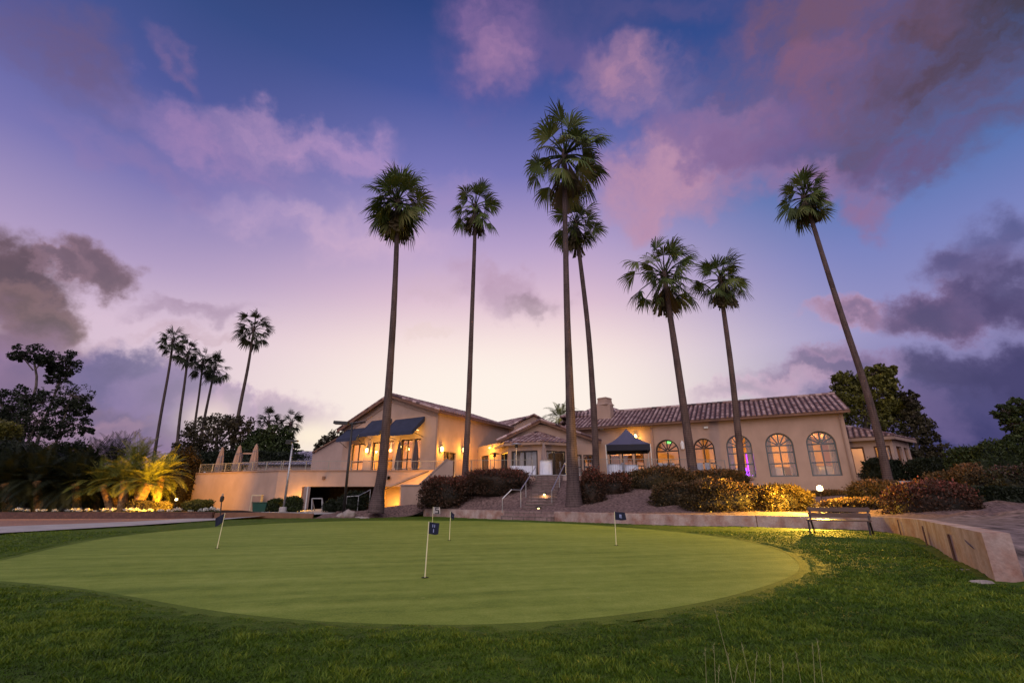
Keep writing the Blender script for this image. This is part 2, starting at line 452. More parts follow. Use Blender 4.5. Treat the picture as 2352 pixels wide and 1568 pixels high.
def turf(name, dark, mid, lite, stripe=0, clump=2.6, sheen=.25, bump=.5, fine=60, worn=False):
    m, t, b, out = mat_base(name)
    p = worldpos(t)
    n1 = t.noise(p, .35, 4); n2 = t.noise(p, clump, 6, .62); n3 = t.noise(t.vec('MULTIPLY', p, (1, .6, 1)), fine, 2)
    f = t.math('ADD', t.math('MULTIPLY', n1, .35), t.math('ADD', t.math('MULTIPLY', n2, .40), t.math('MULTIPLY', n3, .35)))
    if stripe:
        rot = t.new('ShaderNodeVectorRotate', rotation_type='Z_AXIS'); t.put(rot.inputs['Vector'], p); rot.inputs['Angle'].default_value = radians(-14)
        n4 = t.noise(t.vec('MULTIPLY', rot.outputs[0], (.16, 2.6, 1)), 1.0, 4)
        f = t.math('ADD', f, t.math('MULTIPLY', t.math('SUBTRACT', n4, .5), stripe))
    col = t.ramp(f, [(.34, dark), (.54, mid), (.78, lite)])
    if worn:                                             # a scuffed brown streak and scattered pitch marks
        a_, b_ = gz(1410, 1420), gz(1610, 1404); dv = (b_ - a_); ln = dv.length; dv.normalize(); nv = Vector((-dv.y, dv.x, 0))
        q = t.vec('SUBTRACT', p, tuple((a_ + b_) / 2)); wob = t.math('MULTIPLY', t.math('SUBTRACT', t.noise(p, 2.4, 4), .5), .5)
        x = t.math('DIVIDE', t.vec('DOT_PRODUCT', q, tuple(dv)), ln * .5); y = t.math('DIVIDE', t.math('ADD', t.vec('DOT_PRODUCT', q, tuple(nv)), wob), .16)
        k = t.math('MULTIPLY', t.smooth(t.math('SQRT', t.math('ADD', t.math('MULTIPLY', x, x), t.math('MULTIPLY', y, y))), 1.1, .3), .55)
        col = t.mix(k, col, (.10, .07, .022))
        vo = t.new('ShaderNodeTexVoronoi'); t.put(vo.inputs['Vector'], p); vo.inputs['Scale'].default_value = 1.5
        col = t.mix(t.math('MULTIPLY', t.smooth(vo.outputs['Distance'], .055, .02), .6), col, (.24, .26, .09))
    t.put(b.inputs['Base Color'], col)
    b.inputs['Roughness'].default_value = .75; b.inputs['Specular IOR Level'].default_value = .12
    b.inputs['Sheen Weight'].default_value = sheen; b.inputs['Sheen Roughness'].default_value = .45
    b.inputs['Sheen Tint'].default_value = c4((.7, .75, .15))
    bp = t.new('ShaderNodeBump'); bp.inputs['Strength'].default_value = bump; bp.inputs['Distance'].default_value = .05
    t.put(bp.inputs['Height'], t.math('ADD', n2, t.math('MULTIPLY', n3, .6))); t.put(b.inputs['Normal'], bp.outputs[0])
    return m
M['green'] = turf('mown_green', (.068, .120, .012), (.140, .198, .028), (.245, .295, .062), stripe=.60, clump=3.0, sheen=.10, bump=.5, worn=True)
M['lawn'] = turf('rough_turf', (.013, .032, .002), (.042, .080, .004), (.098, .142, .010), clump=3.4, sheen=.05, bump=.9, fine=40)
M['collar'] = turf('collar_turf', (.026, .052, .004), (.066, .112, .009), (.125, .165, .020), clump=3.0, sheen=.06, bump=.6)
M['blade'] = mat_leaf('grass_blade', (.005, .014, .001), (.064, .120, .005), (.170, .220, .016), trans=.2)
M['ground'] = mat('far_ground', (.07, .06, .035), .95, .4, .2, .1)

# ------------------------------------------------------------------ world: dusk sky with clouds
def build_world():
    w = bpy.data.worlds.new('World'); S.world = w; w.use_nodes = True
    t = NT(w.node_tree)
    out = t.new('ShaderNodeOutputWorld'); bg = t.new('ShaderNodeBackground'); t.l.new(bg.outputs[0], out.inputs[0])
    D = t.new('ShaderNodeTexCoord').outputs['Generated']
    D = t.vec('NORMALIZE', D)
    sep = t.new('ShaderNodeSeparateXYZ'); t.put(sep.inputs[0], D)
    el = t.math('MULTIPLY', t.math('ARCSINE', sep.outputs[2]), 180 / pi)
    az = t.math('MULTIPLY', t.math('ARCTAN2', sep.outputs[0], sep.outputs[1]), 180 / pi)
    e01 = t.math('DIVIDE', t.math('ADD', el, 5.0), 75.0, clamp=True)
    def pos(e): return (e + 5) / 75.0
    def col(*stops): return t.ramp(e01, [(pos(e), lin(c)) for e, c in stops])
    mid = col((-5, (252, 226, 206)), (4, (255, 242, 226)), (11, (253, 234, 224)), (17.5, (243, 214, 216)), (23, (220, 188, 208)), (30, (182, 160, 202)), (38, (122, 120, 184)), (46, (72, 88, 156)), (56, (34, 62, 118)), (70, (26, 48, 98)))
    left = col((-5, (150, 128, 158)), (8, (214, 188, 206)), (16, (214, 188, 210)), (22, (176, 156, 196)), (30, (122, 118, 178)), (38, (80, 90, 154)), (46, (56, 76, 132)), (56, (44, 58, 104)), (70, (34, 48, 92)))
    right = col((-5, (70, 64, 108)), (8, (112, 104, 154)), (16, (150, 146, 196)), (24, (120, 130, 190)), (31, (76, 112, 174)), (39, (52, 92, 156)), (48, (44, 74, 136)), (58, (36, 60, 112)), (70, (28, 46, 92)))
    fl = t.smooth(az, -8, -44); fr = t.smooth(az, 6, 42)
    # MapRange smoothstep with reversed limits keeps its order
    sky = t.mix(fl, mid, left); sky = t.mix(fr, sky, right)
    # ---- clouds
    nz1 = t.vec('SUBTRACT', t.noise(D, 3.2, 5, .6, 'Color'), (.5, .5, .5))
    nz2 = t.vec('SUBTRACT', t.noise(D, 11.0, 6, .62, 'Color'), (.5, .5, .5))
    warp_lo = t.vec('ADD', t.vec('SCALE', nz1, scale=.30), t.vec('SCALE', nz2, scale=.13))
    Dl = t.vec('ADD', D, warp_lo)                                    # wispy
    Dh = t.vec('ADD', D, t.vec('ADD', t.vec('SCALE', nz1, scale=.14), t.vec('SCALE', nz2, scale=.15)))   # billowy
    bill = t.noise(D, 7.5, 6, .6)
    wisp = t.noise(t.vec('MULTIPLY', Dl, (1, 1, 2.4)), 5.0, 6, .6)
    def blob(sky, u, v, hw, hh, rot, c, op, lo, hi, kind='w', c2=None):
        """cloud bank: centre and half sizes as directions; soft between lo and hi"""
        c0 = ray(u, v).normalized(); r = radians(rot)
        e1 = (ray(u + hw * cos(r), v + hw * sin(r)).normalized() - c0); e2 = (ray(u - hh * sin(r), v + hh * cos(r)).normalized() - c0)
        e1 -= c0 * e1.dot(c0); e2 -= c0 * e2.dot(c0)
        a1 = e1 / e1.length_squared; a2 = e2 / e2.length_squared
        src = Dl if kind == 'w' else Dh
        x = t.math('SUBTRACT', t.vec('DOT_PRODUCT', src, tuple(a1)), c0.dot(a1))
        y = t.math('SUBTRACT', t.vec('DOT_PRODUCT', src, tuple(a2)), c0.dot(a2))
        d = t.math('SQRT', t.math('ADD', t.math('MULTIPLY', x, x), t.math('MULTIPLY', y, y)))
        k = t.math('MULTIPLY', t.math('SUBTRACT', 1.0, t.smooth(d, lo, hi)), op)
        if kind == 'w': k = t.math('MULTIPLY', k, t.math('MULTIPLY_ADD', t.smooth(wisp, .26, .70), .72, .28))
        cc = lin(c)
        if c2 is not None:
            cc = t.mix(t.smooth(bill, .34, .70), lin(c), lin(c2)); warm = tuple(min(255, x * f + 26) for x, f in zip(c, (1.28, 1.16, 1.12)))
            cc = t.mix(t.math('MULTIPLY', t.smooth(d, lo - .30, hi), .60), cc, lin(warm))
        return t.mix(k, sky, cc)
    B = lambda *a, **k: blob(sky, *a, **k)
    pink = (205, 158, 186)
    # high soft pink wisps
    for a in [(480, 320, 210, 55, 18, (178, 140, 186), .75), (690, 320, 170, 55, 8, (186, 150, 192), .85), (800, 350, 90, 60, -20, (184, 150, 196), .6),
              (620, 480, 160, 50, 10, (205, 172, 205), .6), (300, 360, 190, 45, 12, (150, 124, 172), .55), (120, 110, 170, 110, 15, (112, 92, 128), .8), (430, 150, 80, 28, 25, (128, 106, 154), .7),
              (860, 545, 190, 60, 8, (222, 186, 208), .6), (1040, 410, 80, 40, 0, (172, 144, 192), .6),
              (1140, 90, 120, 190, 10, (132, 104, 158), .95), (1140, 170, 75, 85, 35, (164, 126, 168), .85), (1320, 120, 130, 60, 20, (104, 92, 150), .7), (1500, 60, 260, 60, 0, (92, 86, 138), .6),
              (1450, 220, 120, 75, 20, (180, 136, 166), 1.0), (1340, 30, 200, 60, 0, (84, 84, 138), .6)]:
        sky = B(*a, .10, 1.45)
    # big upper mauve bank
    for a in [(1860, 150, 330, 190, 8, (128, 94, 126), 1.0, .45, 1.2), (2120, 250, 330, 150, 5, (104, 82, 112), .95, .5, 1.2), (2240, 30, 330, 150, 0, (72, 60, 68), .95, .35, 1.25), (1900, 60, 260, 90, 10, (112, 84, 106), .8, .4, 1.2),
              (1580, 390, 220, 105, -8, (166, 124, 160), 1.0, .5, 1.15), (1500, 440, 150, 80, 0, (190, 148, 176), .85, .4, 1.2), (1560, 330, 120, 55, 0, (128, 106, 156), .8, .4, 1.2),
              (1850, 400, 130, 70, 15, (150, 116, 158), .95, .4, 1.2), (2010, 440, 110, 80, -30, (146, 112, 152), .85, .4, 1.2), (1740, 330, 160, 60, 5, (112, 92, 142), .75, .4, 1.2), (2080, 340, 180, 60, 0, (110, 88, 132), .8, .4, 1.2)]:
        sky = B(*a)
    # grey-mauve patches over the roofs
    for a in [(1190, 680, 140, 62, 8, (186, 154, 182), .9, .4, 1.15), (1250, 705, 70, 32, -5, (156, 128, 150), .9, .3, 1.15), (1000, 690, 90, 40, 0, (206, 176, 194), .6, .3, 1.2), (480, 660, 150, 32, 5, (172, 146, 174), .9, .4, 1.2), (500, 725, 130, 22, 4, (188, 156, 172), .7, .3, 1.2), (280, 720, 80, 18, 0, (196, 168, 190), .7, .3, 1.2), (980, 780, 70, 16, 0, (226, 196, 198), .7, .3, 1.2)]:
        sky = B(*a)
    # heavy banks low down
    for a in [(20, 640, 150, 130, 0, (88, 72, 86), .97, .55, 1.12, 'b', (104, 82, 92)), (60, 700, 110, 70, 20, (112, 90, 98), .95, .5, 1.15, 'b', (96, 80, 90)),
              (225, 588, 105, 66, -12, (106, 86, 102), .95, .5, 1.15, 'b', (132, 106, 122)), (140, 590, 90, 30, 0, (112, 92, 110), .9, .6, 1.1, 'b', (126, 104, 120)),
              (0, 860, 250, 180, 10, (98, 78, 104), .96, .6, 1.12, 'b', (124, 98, 124)), (230, 930, 340, 175, 20, (124, 100, 138), .97, .65, 1.10, 'b', (98, 84, 130)), (290, 830, 130, 80, 20, (74, 70, 122), .95, .5, 1.15, 'b', (98, 88, 142)),
              (400, 900, 140, 80, 25, (104, 90, 142), .85, .5, 1.1, 'b', (122, 104, 152)), (630, 962, 175, 66, 15, (146, 120, 158), .93, .5, 1.15, 'b', (176, 146, 176)), (560, 905, 60, 40, 20, (136, 112, 158), .85, .6, 1.1, 'b', (156, 128, 166)), (190, 990, 150, 55, 0, (146, 118, 140), .7, .4, 1.1, 'b', (128, 104, 140))]:
        sky = B(*a)
    for a in [(2250, 600, 150, 66, -8, (84, 78, 122), .9, .35, 1.2, 'b', (92, 86, 132)), (2340, 520, 110, 70, -30, (82, 82, 130), .75, .2, 1.25, 'b', (74, 78, 126)),
              (1930, 722, 130, 36, 6, (156, 124, 152), .92, .4, 1.2, 'b', (124, 102, 138)), (2180, 716, 250, 66, -4, (100, 82, 122), .96, .55, 1.15, 'b', (80, 72, 112)), (2330, 690, 160, 95, 0, (76, 70, 112), .9, .5, 1.15, 'b', (68, 66, 106)),
              (2270, 890, 330, 105, -4, (60, 58, 102), .97, .6, 1.12, 'b', (68, 64, 110)), (2180, 1010, 430, 130, 0, (60, 60, 108), .96, .6, 1.15, 'b', (68, 64, 114)), (1900, 860, 200, 50, -12, (122, 102, 144), .92, .5, 1.15, 'b', (98, 86, 130)), (1880, 815, 70, 26, -15, (134, 110, 146), .8, .35, 1.2, 'b', (114, 96, 136)),
              (1740, 905, 190, 36, -6, (172, 146, 176), .88, .4, 1.2, 'b', (142, 122, 158)), (2010, 950, 210, 64, 0, (86, 78, 126), .92, .5, 1.15, 'b', (98, 86, 132))]:
        sky = B(*a)
    # after-glow where the sun went down
    for u, v, hw, hh, c, op in [(715, 1000, 90, 42, (255, 238, 212), .95), (480, 960, 70, 45, (248, 226, 214), .75), (1150, 890, 480, 150, (255, 245, 234), .85)]:
        c0 = ray(u, v).normalized(); e1 = ray(u + hw, v).normalized() - c0; e2 = ray(u, v + hh).normalized() - c0
        a1 = e1 / e1.length_squared; a2 = e2 / e2.length_squared
        x = t.math('SUBTRACT', t.vec('DOT_PRODUCT', D, tuple(a1)), c0.dot(a1)); y = t.math('SUBTRACT', t.vec('DOT_PRODUCT', D, tuple(a2)), c0.dot(a2))
        d2 = t.math('ADD', t.math('MULTIPLY', x, x), t.math('MULTIPLY', y, y))
        k = t.math('MULTIPLY', t.math('EXPONENT', t.math('MULTIPLY', d2, -1.2)), op)
        sky = t.mix(k, sky, lin(c))
    # the eastern half, out of the picture, is the pale twilight arch
    back = t.smooth(sep.outputs[1], .05, -.55)
    sky = t.mix(t.math('MULTIPLY', back, .8), sky, (.62, .56, .66))
    t.put(bg.inputs[0], sky); bg.inputs[1].default_value = 1.0
    w.cycles.sampling_method = 'MANUAL'; w.cycles.sample_map_resolution = 512
build_world()

sun = bpy.data.lights.new('twilight_fill', 'SUN'); sun.energy = 1.5; sun.angle = radians(75); sun.color = (1.0, .90, .92)  # soft fill lamp added from behind the camera to lift the dusk skylight
suno = bpy.data.objects.new('twilight_fill', sun); COL.objects.link(suno)
suno.rotation_euler = (radians(46), 0, radians(-12))

S.view_settings.view_transform = 'Standard'; S.view_settings.look = 'None'
S.view_settings.exposure = 0.0; S.view_settings.gamma = 1.0
S.render.resolution_x = 1024; S.render.resolution_y = 682
S.cycles.max_bounces = 6; S.cycles.transparent_max_bounces = 24
S.cycles.sample_clamp_indirect = 4.0
# ------------------------------------------------------------------ the ground
T = 2.6                                   # terrace level above the green

def sheet(name, poly, z, m):
    mb = MB(); mb.face(*[(p[0], p[1], z) for p in poly])
    return tag(mb.build(name, m, recalc=False), kind='structure')
def grid_sheet(name, x0, x1, y0, y1, step, zf, m):
    nx = int((x1 - x0) / step) + 1; ny = int((y1 - y0) / step) + 1
    xs = np.linspace(x0, x1, nx); ys = np.linspace(y0, y1, ny)
    X, Y = np.meshgrid(xs, ys); Zv = zf(X, Y)
    v = np.stack([X, Y, Zv], -1).reshape(-1, 3)
    i = np.arange(nx * ny).reshape(ny, nx)
    q = np.stack([i[:-1, :-1], i[:-1, 1:], i[1:, 1:], i[1:, :-1]], -1).reshape(-1, 4)
    return tag(np_mesh(name, v, quads=q, m=m, smooth=True), kind='structure')

sheet('ground', [(-900, -60), (900, -60), (900, 1500), (-900, 1500)], -.02, M['ground'])

GREEN_PX = [(-260, 1312), (-150, 1303), (0, 1286), (150, 1252), (300, 1228), (500, 1210), (700, 1199), (900, 1195), (1150, 1197), (1300, 1202), (1450, 1212), (1600, 1226), (1720, 1244), (1800, 1266),
            (1838, 1290), (1845, 1308), (1825, 1326), (1760, 1351), (1650, 1381), (1500, 1408), (1300, 1430), (1050, 1441), (800, 1436), (620, 1424), (450, 1403), (300, 1376), (150, 1352), (0, 1338), (-150, 1328)]
green_pts = [gz(u, v) for u, v in GREEN_PX]
loop = smooth_path(green_pts + [green_pts[0]], 220)[:-1]
GREEN_XY = np.array([(p.x, p.y) for p in loop])
def inside(poly, X, Y):
    r = np.zeros(X.shape, bool); n = len(poly); j = n - 1
    for i in range(n):
        xi, yi = poly[i]; xj, yj = poly[j]
        c = ((yi > Y) != (yj > Y)) & (X < (xj - xi) * (Y - yi) / (yj - yi + 1e-12) + xi)
        r ^= c; j = i
    return r

def fringe(X, Y):
    """rough turf stands a little proud of the mown green and rolls gently"""
    Zv = np.zeros(X.shape)
    for k, (a, b, c, amp) in enumerate([(1.9, .7, .3, .012), (.6, 1.7, 1.1, .012), (4.1, 3.2, 2.0, .006), (5.3, -4.4, .7, .006), (17.3, 9.1, .4, .006), (-11.7, 21.9, 1.3, .007), (23.1, -15.0, 2.1, .005), (8.7, 27.3, .2, .006)]):
        Zv += amp * np.sin(a * X + b * Y + c)
    ins = inside(RING_OUT, X, Y)
    return np.where(ins, -.012, Zv * .8 + .022)
mb = MB(); mb.face(*[(p.x, p.y, .008) for p in loop]); tag(mb.build('putting_green', M['green'], recalc=False), kind='structure')
# the collar: a ring of half-height turf, about 0.2 m wide, between the green and the rough
cen = sum(loop, Vector()) / len(loop); ring = []
for i, p in enumerate(loop):
    d = loop[(i + 1) % len(loop)] - loop[i - 1]; o = Vector((d.y, -d.x, 0)).normalized()
    if o.dot(p - cen) < 0: o = -o
    ring.append((p - o * .06, p + o * (.20 + .05 * mnoise.noise(p * 2.1))))
mb = MB(); n = len(ring); mb.add([(a.x, a.y, .0125) for a, b in ring] + [(b.x, b.y, .010) for a, b in ring], [(i, (i + 1) % n, n + (i + 1) % n, n + i) for i in range(n)])
tag(mb.build('green_collar', M['collar'], recalc=False), kind='structure')
RING_OUT = np.array([(a.lerp(b, .62).x, a.lerp(b, .62).y) for a, b in ring])
grid_sheet('lawn', -34, 15, 1.0, 35.5, .085, fringe, M['lawn'])

# planting bank between the garden wall and the terrace
BANK = [((-12.0, 29.6, .03), (-11.2, 33.0, .42)), ((-9.2, 30.2, .03), (-9.0, 33.0, .55)), ((-6.8, 32.2, .06), (-7.2, 33.9, .8)), ((-5.75, 33.2, .42), (-5.4, 34.2, 1.4)), ((-4.6, 32.0, .46), (-4.0, 34.2, 2.05)), ((-2.4, 30.1, .46), (-1.5, 33.7, 2.25)), ((-.35, 28.3, .46), (.6, 33.5, 2.3)),
        ((1.0, 27.2, .46), (2.0, 33.4, 2.3)), ((2.3, 26.1, .46), (3.6, 33.2, 2.3)), ((4.6, 23.7, .44), (7.6, 32.8, 2.3)), ((8.0, 21.8, .44), (12.6, 33.0, 2.1)), ((11.8, 20.25, .43), (18.4, 32.4, 1.7)), ((12.75, 19.0, .44), (22.0, 31.6, 1.6)), ((13.15, 17.6, .48), (27, 30, 1.9)),
        ((12.4, 15.6, .52), (33, 28, 1.9)), ((11.35, 13.8, .55), (36, 22, 1.5)), ((10.1, 12.0, .57), (36, 17, 1.7)), ((8.6, 9.7, .58), (36, 13, 1.1)), ((7.35, 8.2, .40), (36, 10.4, .25)), ((7.2, 7.3, .02), (36, 7.4, .03))]
def lerp3(a, b, t): return tuple(a[i] + (b[i] - a[i]) * t for i in range(3))
rows = []
F_ = smooth_path([f for f, b in BANK], 120); B_ = smooth_path([b for f, b in BANK], 120)
N_ACROSS = 22
for f, b in zip(F_, B_):
    r = []
    for k in range(N_ACROSS + 1):
        t = k / N_ACROSS; p = f.lerp(b, t)
        zz = f.z + (b.z - f.z) * (t * .55 + .45 * (3 * t * t - 2 * t ** 3))
        nz = mnoise.fractal(Vector((p.x * .8, p.y * .8, 0)), 1, 2, 4) * (.10 if p.x < 13.5 or p.y > 22 else .26) * min(1, 6 * t * (1.02 - t))
        r.append(Vector((p.x, p.y, zz + nz)))
    rows.append(r)
def bank(name, i0, i1, m):
    v = [tuple(p) for r in rows[i0:i1 + 1] for p in r]; n = N_ACROSS + 1
    q = [(i * n + k, i * n + k + 1, (i + 1) * n + k + 1, (i + 1) * n + k) for i in range(i1 - i0) for k in range(n - 1)]
    o = np_mesh(name, v, quads=q, m=m, smooth=True); return tag(o, kind='structure')
bank('planting_bank', 0, 92, M['mulch'])
bank('dirt_slope', 92, 119, M['gravel'])
BANKV = np.array([tuple(p) for r in rows for p in r])
def bank_z(x, y):
    d = (BANKV[:, 0] - x) ** 2 + (BANKV[:, 1] - y) ** 2
    i = np.argsort(d)[:4]; w = 1 / (d[i] + .01); return float((BANKV[i, 2] * w).sum() / w.sum())
# upper ground behind the bank, round the far end of the buildings
mb = MB(); mb.face((18.2, 32.3, 1.62), (23, 31.4, 1.55), (27, 29.9, 1.85), (33, 28, 1.85), (80, 25, 1.9), (80, 90, 2.2), (30, 90, 2.2)); tag(mb.build('upper_ground', M['soil'], recalc=False), kind='structure')

# paths along the far side of the green
cp_lo = [gz(u, v) for u, v in [(-200, 1243), (0, 1229), (300, 1211), (510, 1196), (700, 1187), (780, 1181)]]
cp_hi = [gz(u, v) for u, v in [(-200, 1222), (0, 1213), (300, 1201), (510, 1188.5), (640, 1184)]]
mb = MB()
mb.face(*[(p.x, p.y, .075) for p in cp_lo[:4]] + [(p.x, p.y, .075) for p in cp_hi[:4]][::-1])
tag(mb.build('concrete_path', M['concrete'], recalc=False), kind='structure')
patio = [(cp_lo[3].x, cp_lo[3].y), (cp_lo[4].x, cp_lo[4].y), (cp_lo[5].x, cp_lo[5].y), (-9.0, 33.0), (-9.0, 42), (-30, 42), (-30, 34.0), (-16.5, 31)]
mb = MB(); mb.face(*[(x, y, .08 + max(0, (y - 28.5)) * .05) for x, y in patio[:3]] , (-9.2, 33.0, .30), (-16.5, 33.0, .30), (-16.6, 28.9, .08))
tag(mb.build('patio', M['concrete'], recalc=False), kind='structure')
sheet('lower_court', [(-9.0, 33.0), (-9.0, 44), (-26, 44), (-26, 33.0)], .302, M['concrete'])
brick_top = [gz(u, v) for u, v in [(-200, 1197), (0, 1194), (300, 1192), (505, 1189)]]
mb = MB(); mb.face(*[(p.x, p.y, .07) for p in cp_hi[:4]] + [(p.x, p.y + .4, .07) for p in brick_top][::-1])
tag(mb.build('brick_path', M['pavers'], recalc=False), kind='structure')
sheet('planting_bed', [(-45, 28.2), (-17, 28.55), (-17.0, 33), (-26, 44), (-70, 44)], .34, M['soil'])
sheet('side_path', [(8.9, 9.0), (9.3, 7.0), (30, 5.0), (30, 10.2)], .14, M['concrete'])

# ------------------------------------------------------------------ wall + roof builders
def openings_wall(mb, F, s0, s1, z0, ztop, ops, depth=.28):
    """wall face on frame F with recessed openings; ops: (a, b, zlo, zhi, arch_height); ztop may be a function of s"""
    zt = ztop if callable(ztop) else (lambda s: ztop)
    ops = sorted(ops)
    cuts = sorted(set([s0, s1] + [o[0] for o in ops] + [o[1] for o in ops]))
    def panel(a, b, za, zb_f):
        n = max(1, int((b - a) / 1.2)) if callable(ztop) else 1
        for i in range(n):
            x, y = a + (b - a) * i / n, a + (b - a) * (i + 1) / n
            mb.face(F.p(x, za), F.p(y, za), F.p(y, zb_f(y)), F.p(x, zb_f(x)))
    for a, b in zip(cuts[:-1], cuts[1:]):
        o = [q for q in ops if q[0] <= a + 1e-6 and q[1] >= b - 1e-6]
        if not o: panel(a, b, z0, zt); continue
        a0, b0, zl, zh, ah = o[0]
        if zl > z0: panel(a, b, z0, lambda s: zl)
        if not ah:
            panel(a, b, zh, zt)
            prof = [(a0, zh), (b0, zh)]
        else:
            n = 18; sx = [a0 + (b0 - a0) * (1 - cos(pi * i / n)) / 2 for i in range(n + 1)]
            zf = lambda s: zh - ah + ah * sqrt(max(0, 1 - ((s - (a0 + b0) / 2) / ((b0 - a0) / 2)) ** 2))
            for x, y in zip(sx[:-1], sx[1:]): mb.face(F.p(x, zf(x)), F.p(y, zf(y)), F.p(y, zt(y)), F.p(x, zt(x)))
            prof = [(x, zf(x)) for x in sx]
        rv = [(a0, zl)] + prof + [(b0, zl)]
        for (x, zx), (y, zy) in zip(rv[:-1], rv[1:]): mb.face(F.p(x, zx), F.p(y, zy), F.p(y, zy, -depth), F.p(x, zx, -depth))
        mb.face(F.p(a0, zl), F.p(b0, zl), F.p(b0, zl, -depth), F.p(a0, zl, -depth))

def window_part(parent, F, a, b, zl, zh, ah=0, cols=2, bars=(.5,), fan=0, m='frame', w=-.2, name='window', fw=.09, door=False, glass='glass'):
    """frame with mullions as a part, its pane a sub-part"""
    mb = MB(); fd = .09
    def seg(p, q, wd=fw): mb.bar(F.p(p[0], p[1], w), F.p(q[0], q[1], w), fd, wd, up=F.n)
    zs = zh - ah
    h = fw / 2
    seg((a + h, zl), (a + h, zs)); seg((b - h, zl), (b - h, zs))
    seg((a + fw, zl + h), (b - fw, zl + h), fw * (2.2 if door else 1))
    mid = (a + b) / 2; hw = (b - a) / 2 - h
    if ah:
        n = 16; pts = [(mid - hw * cos(pi * i / n), zs + (ah - h) * sin(pi * i / n)) for i in range(n + 1)]
        for p, q in zip(pts[:-1], pts[1:]): seg(p, q)
        seg((a + fw, zs), (b - fw, zs), fw * 1.5)
        for k in range(1, fan):
            an = pi * k / fan; seg((mid + .10 * cos(an), zs + .10 * sin(an)), (mid + hw * cos(an) * .98, zs + (ah - h) * sin(an) * .98), .045)
    else: seg((a + fw, zs - h), (b - fw, zs - h))
    ztop = zs - (fw * .75 if ah else fw)
    for i in range(1, cols):
        x = a + (b - a) * i / cols; seg((x, zl + fw), (x, ztop), fw * (1.7 if door else .9))
    for f in bars:
        z = zl + (zs - zl) * f
        for i in range(cols):
            x0 = a + (b - a) * i / cols + fw * .6; x1 = a + (b - a) * (i + 1) / cols - fw * .6
            seg((x0, z), (x1, z), .04)
    fr = mb.build(name, M[m], parent, recalc=True)
    g = MB()
    if ah:
        poly = [F.p(a + .03, zl + .02, w - .01), F.p(b - .03, zl + .02, w - .01)] + [F.p(mid + (hw + .02) * cos(pi * i / 14), zs + (ah - .03) * sin(pi * i / 14), w - .01) for i in range(15)]
        g.face(*poly)
    else: g.face(F.p(a + .03, zl + .02, w - .01), F.p(b - .03, zl + .02, w - .01), F.p(b - .03, zs - .03, w - .01), F.p(a + .03, zs - .03, w - .01))
    g.build('pane', M[glass], fr, recalc=False)
    return fr

def tile_roof(mb, poly, eave_a, eave_b, period=.36, course=.45, amp=.095):
    """barrel tiles laid on the plane of poly, courses parallel to the eave; clipped to poly"""
    P = [Vector(p) for p in poly]; A, B = Vector(eave_a), Vector(eave_b)
    u = (B - A).normalized(); n = (P[1] - P[0]).cross(P[2] - P[0])
    k = 2
    while n.length < 1e-6: k += 1; n = (P[1] - P[0]).cross(P[k] - P[0])
    n.normalize()
    if n.z < 0: n = -n
    v = n.cross(u)
    if v.z < 0: v = -v
    us = [(p - A).dot(u) for p in P]; vs = [(p - A).dot(v) for p in P]
    u0, u1, v0, v1 = min(us), max(us), min(vs), max(vs)
    bm = bmesh.new(); vl = bm.verts.layers.float.new('var')
    sub = 6; nc = int((u1 - u0) / period) + 1; nr = int(math.ceil((v1 - v0) / course))
    R = random.Random(int(u0 * 10 + v1 * 100))
    shape = [0, .62, .95, .95, .62, 0]; shv = [0, .35, 1, 1, .6, 0]  # shv paints shade into the valleys between the barrels
    for c in range(nc):
        for r in range(nr):
            va, vb = v0 + r * course - .02, v0 + (r + 1) * course + .01
            if vb > v1: vb = v1
            sh = R.random()
            jit = R.uniform(-.006, .012)
            ra, rb = [], []
            for i in range(sub):
                x = u0 + (c + i / (sub - 1)) * period
                h = shape[i] * amp + jit
                pa = A + u * x + v * va + n * (h + .035); pb = A + u * x + v * vb + n * (h * .8)
                for lst, p in ((ra, pa), (rb, pb)):
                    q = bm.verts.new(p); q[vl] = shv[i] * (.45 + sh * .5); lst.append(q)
            for i in range(sub - 1): bm.faces.new((ra[i], ra[i + 1], rb[i + 1], rb[i]))
            # butt end of the tile
            e = [bm.verts.new(A + u * (u0 + (c + i / (sub - 1)) * period) + v * va + n * (-.02)) for i in range(sub)]
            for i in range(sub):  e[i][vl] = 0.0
            for i in range(sub - 1): bm.faces.new((e[i], e[i + 1], ra[i + 1], ra[i]))
    # clip to the polygon
    cen = sum(P, Vector()) / len(P)
    for i in range(len(P)):
        a, b = P[i], P[(i + 1) % len(P)]
        e = (b - a)
        if e.length < 1e-6: continue
        if abs((a - A).dot(v)) < 1e-3 and abs((b - A).dot(v)) < 1e-3: continue      # the eave keeps its tile ends
        pn = e.cross(n).normalized()
        if (cen - a).dot(pn) > 0: pn = -pn
        bmesh.ops.bisect_plane(bm, geom=bm.verts[:] + bm.edges[:] + bm.faces[:], plane_co=a + pn * .02, plane_no=pn, clear_outer=True)
    bm.verts.ensure_lookup_table(); bm.verts.index_update()
    mb.hasvar = True; o = len(mb.v)
    for q in bm.verts: mb.v.append(tuple(q.co)); mb.var.append(q[vl])
    for f in bm.faces: mb.f.append(tuple(q.index + o for q in f.verts))
    bm.free()
    # deck board under the tiles
    mb.cur = .1
    mb.face(*[p - n * .05 for p in P])
def ridge_tiles(mb, a, b, r=.13):
    a, b = Vector(a), Vector(b); L = (b - a).length; n = max(1, int(L / .42)); R = random.Random(int(L * 100))
    mb.hasvar = True
    for i in range(n):
        mb.cur = R.random() * .9
        mb.tube([a.lerp(b, i / n), a.lerp(b, (i + 1.08) / n)], [r * 1.08, r * .92], 8)

# ------------------------------------------------------------------ the clubhouse
club = thing('clubhouse', 'sprawling stucco clubhouse with clay tile roofs, lit arched windows and navy awnings', 'building', (0, 40, T))

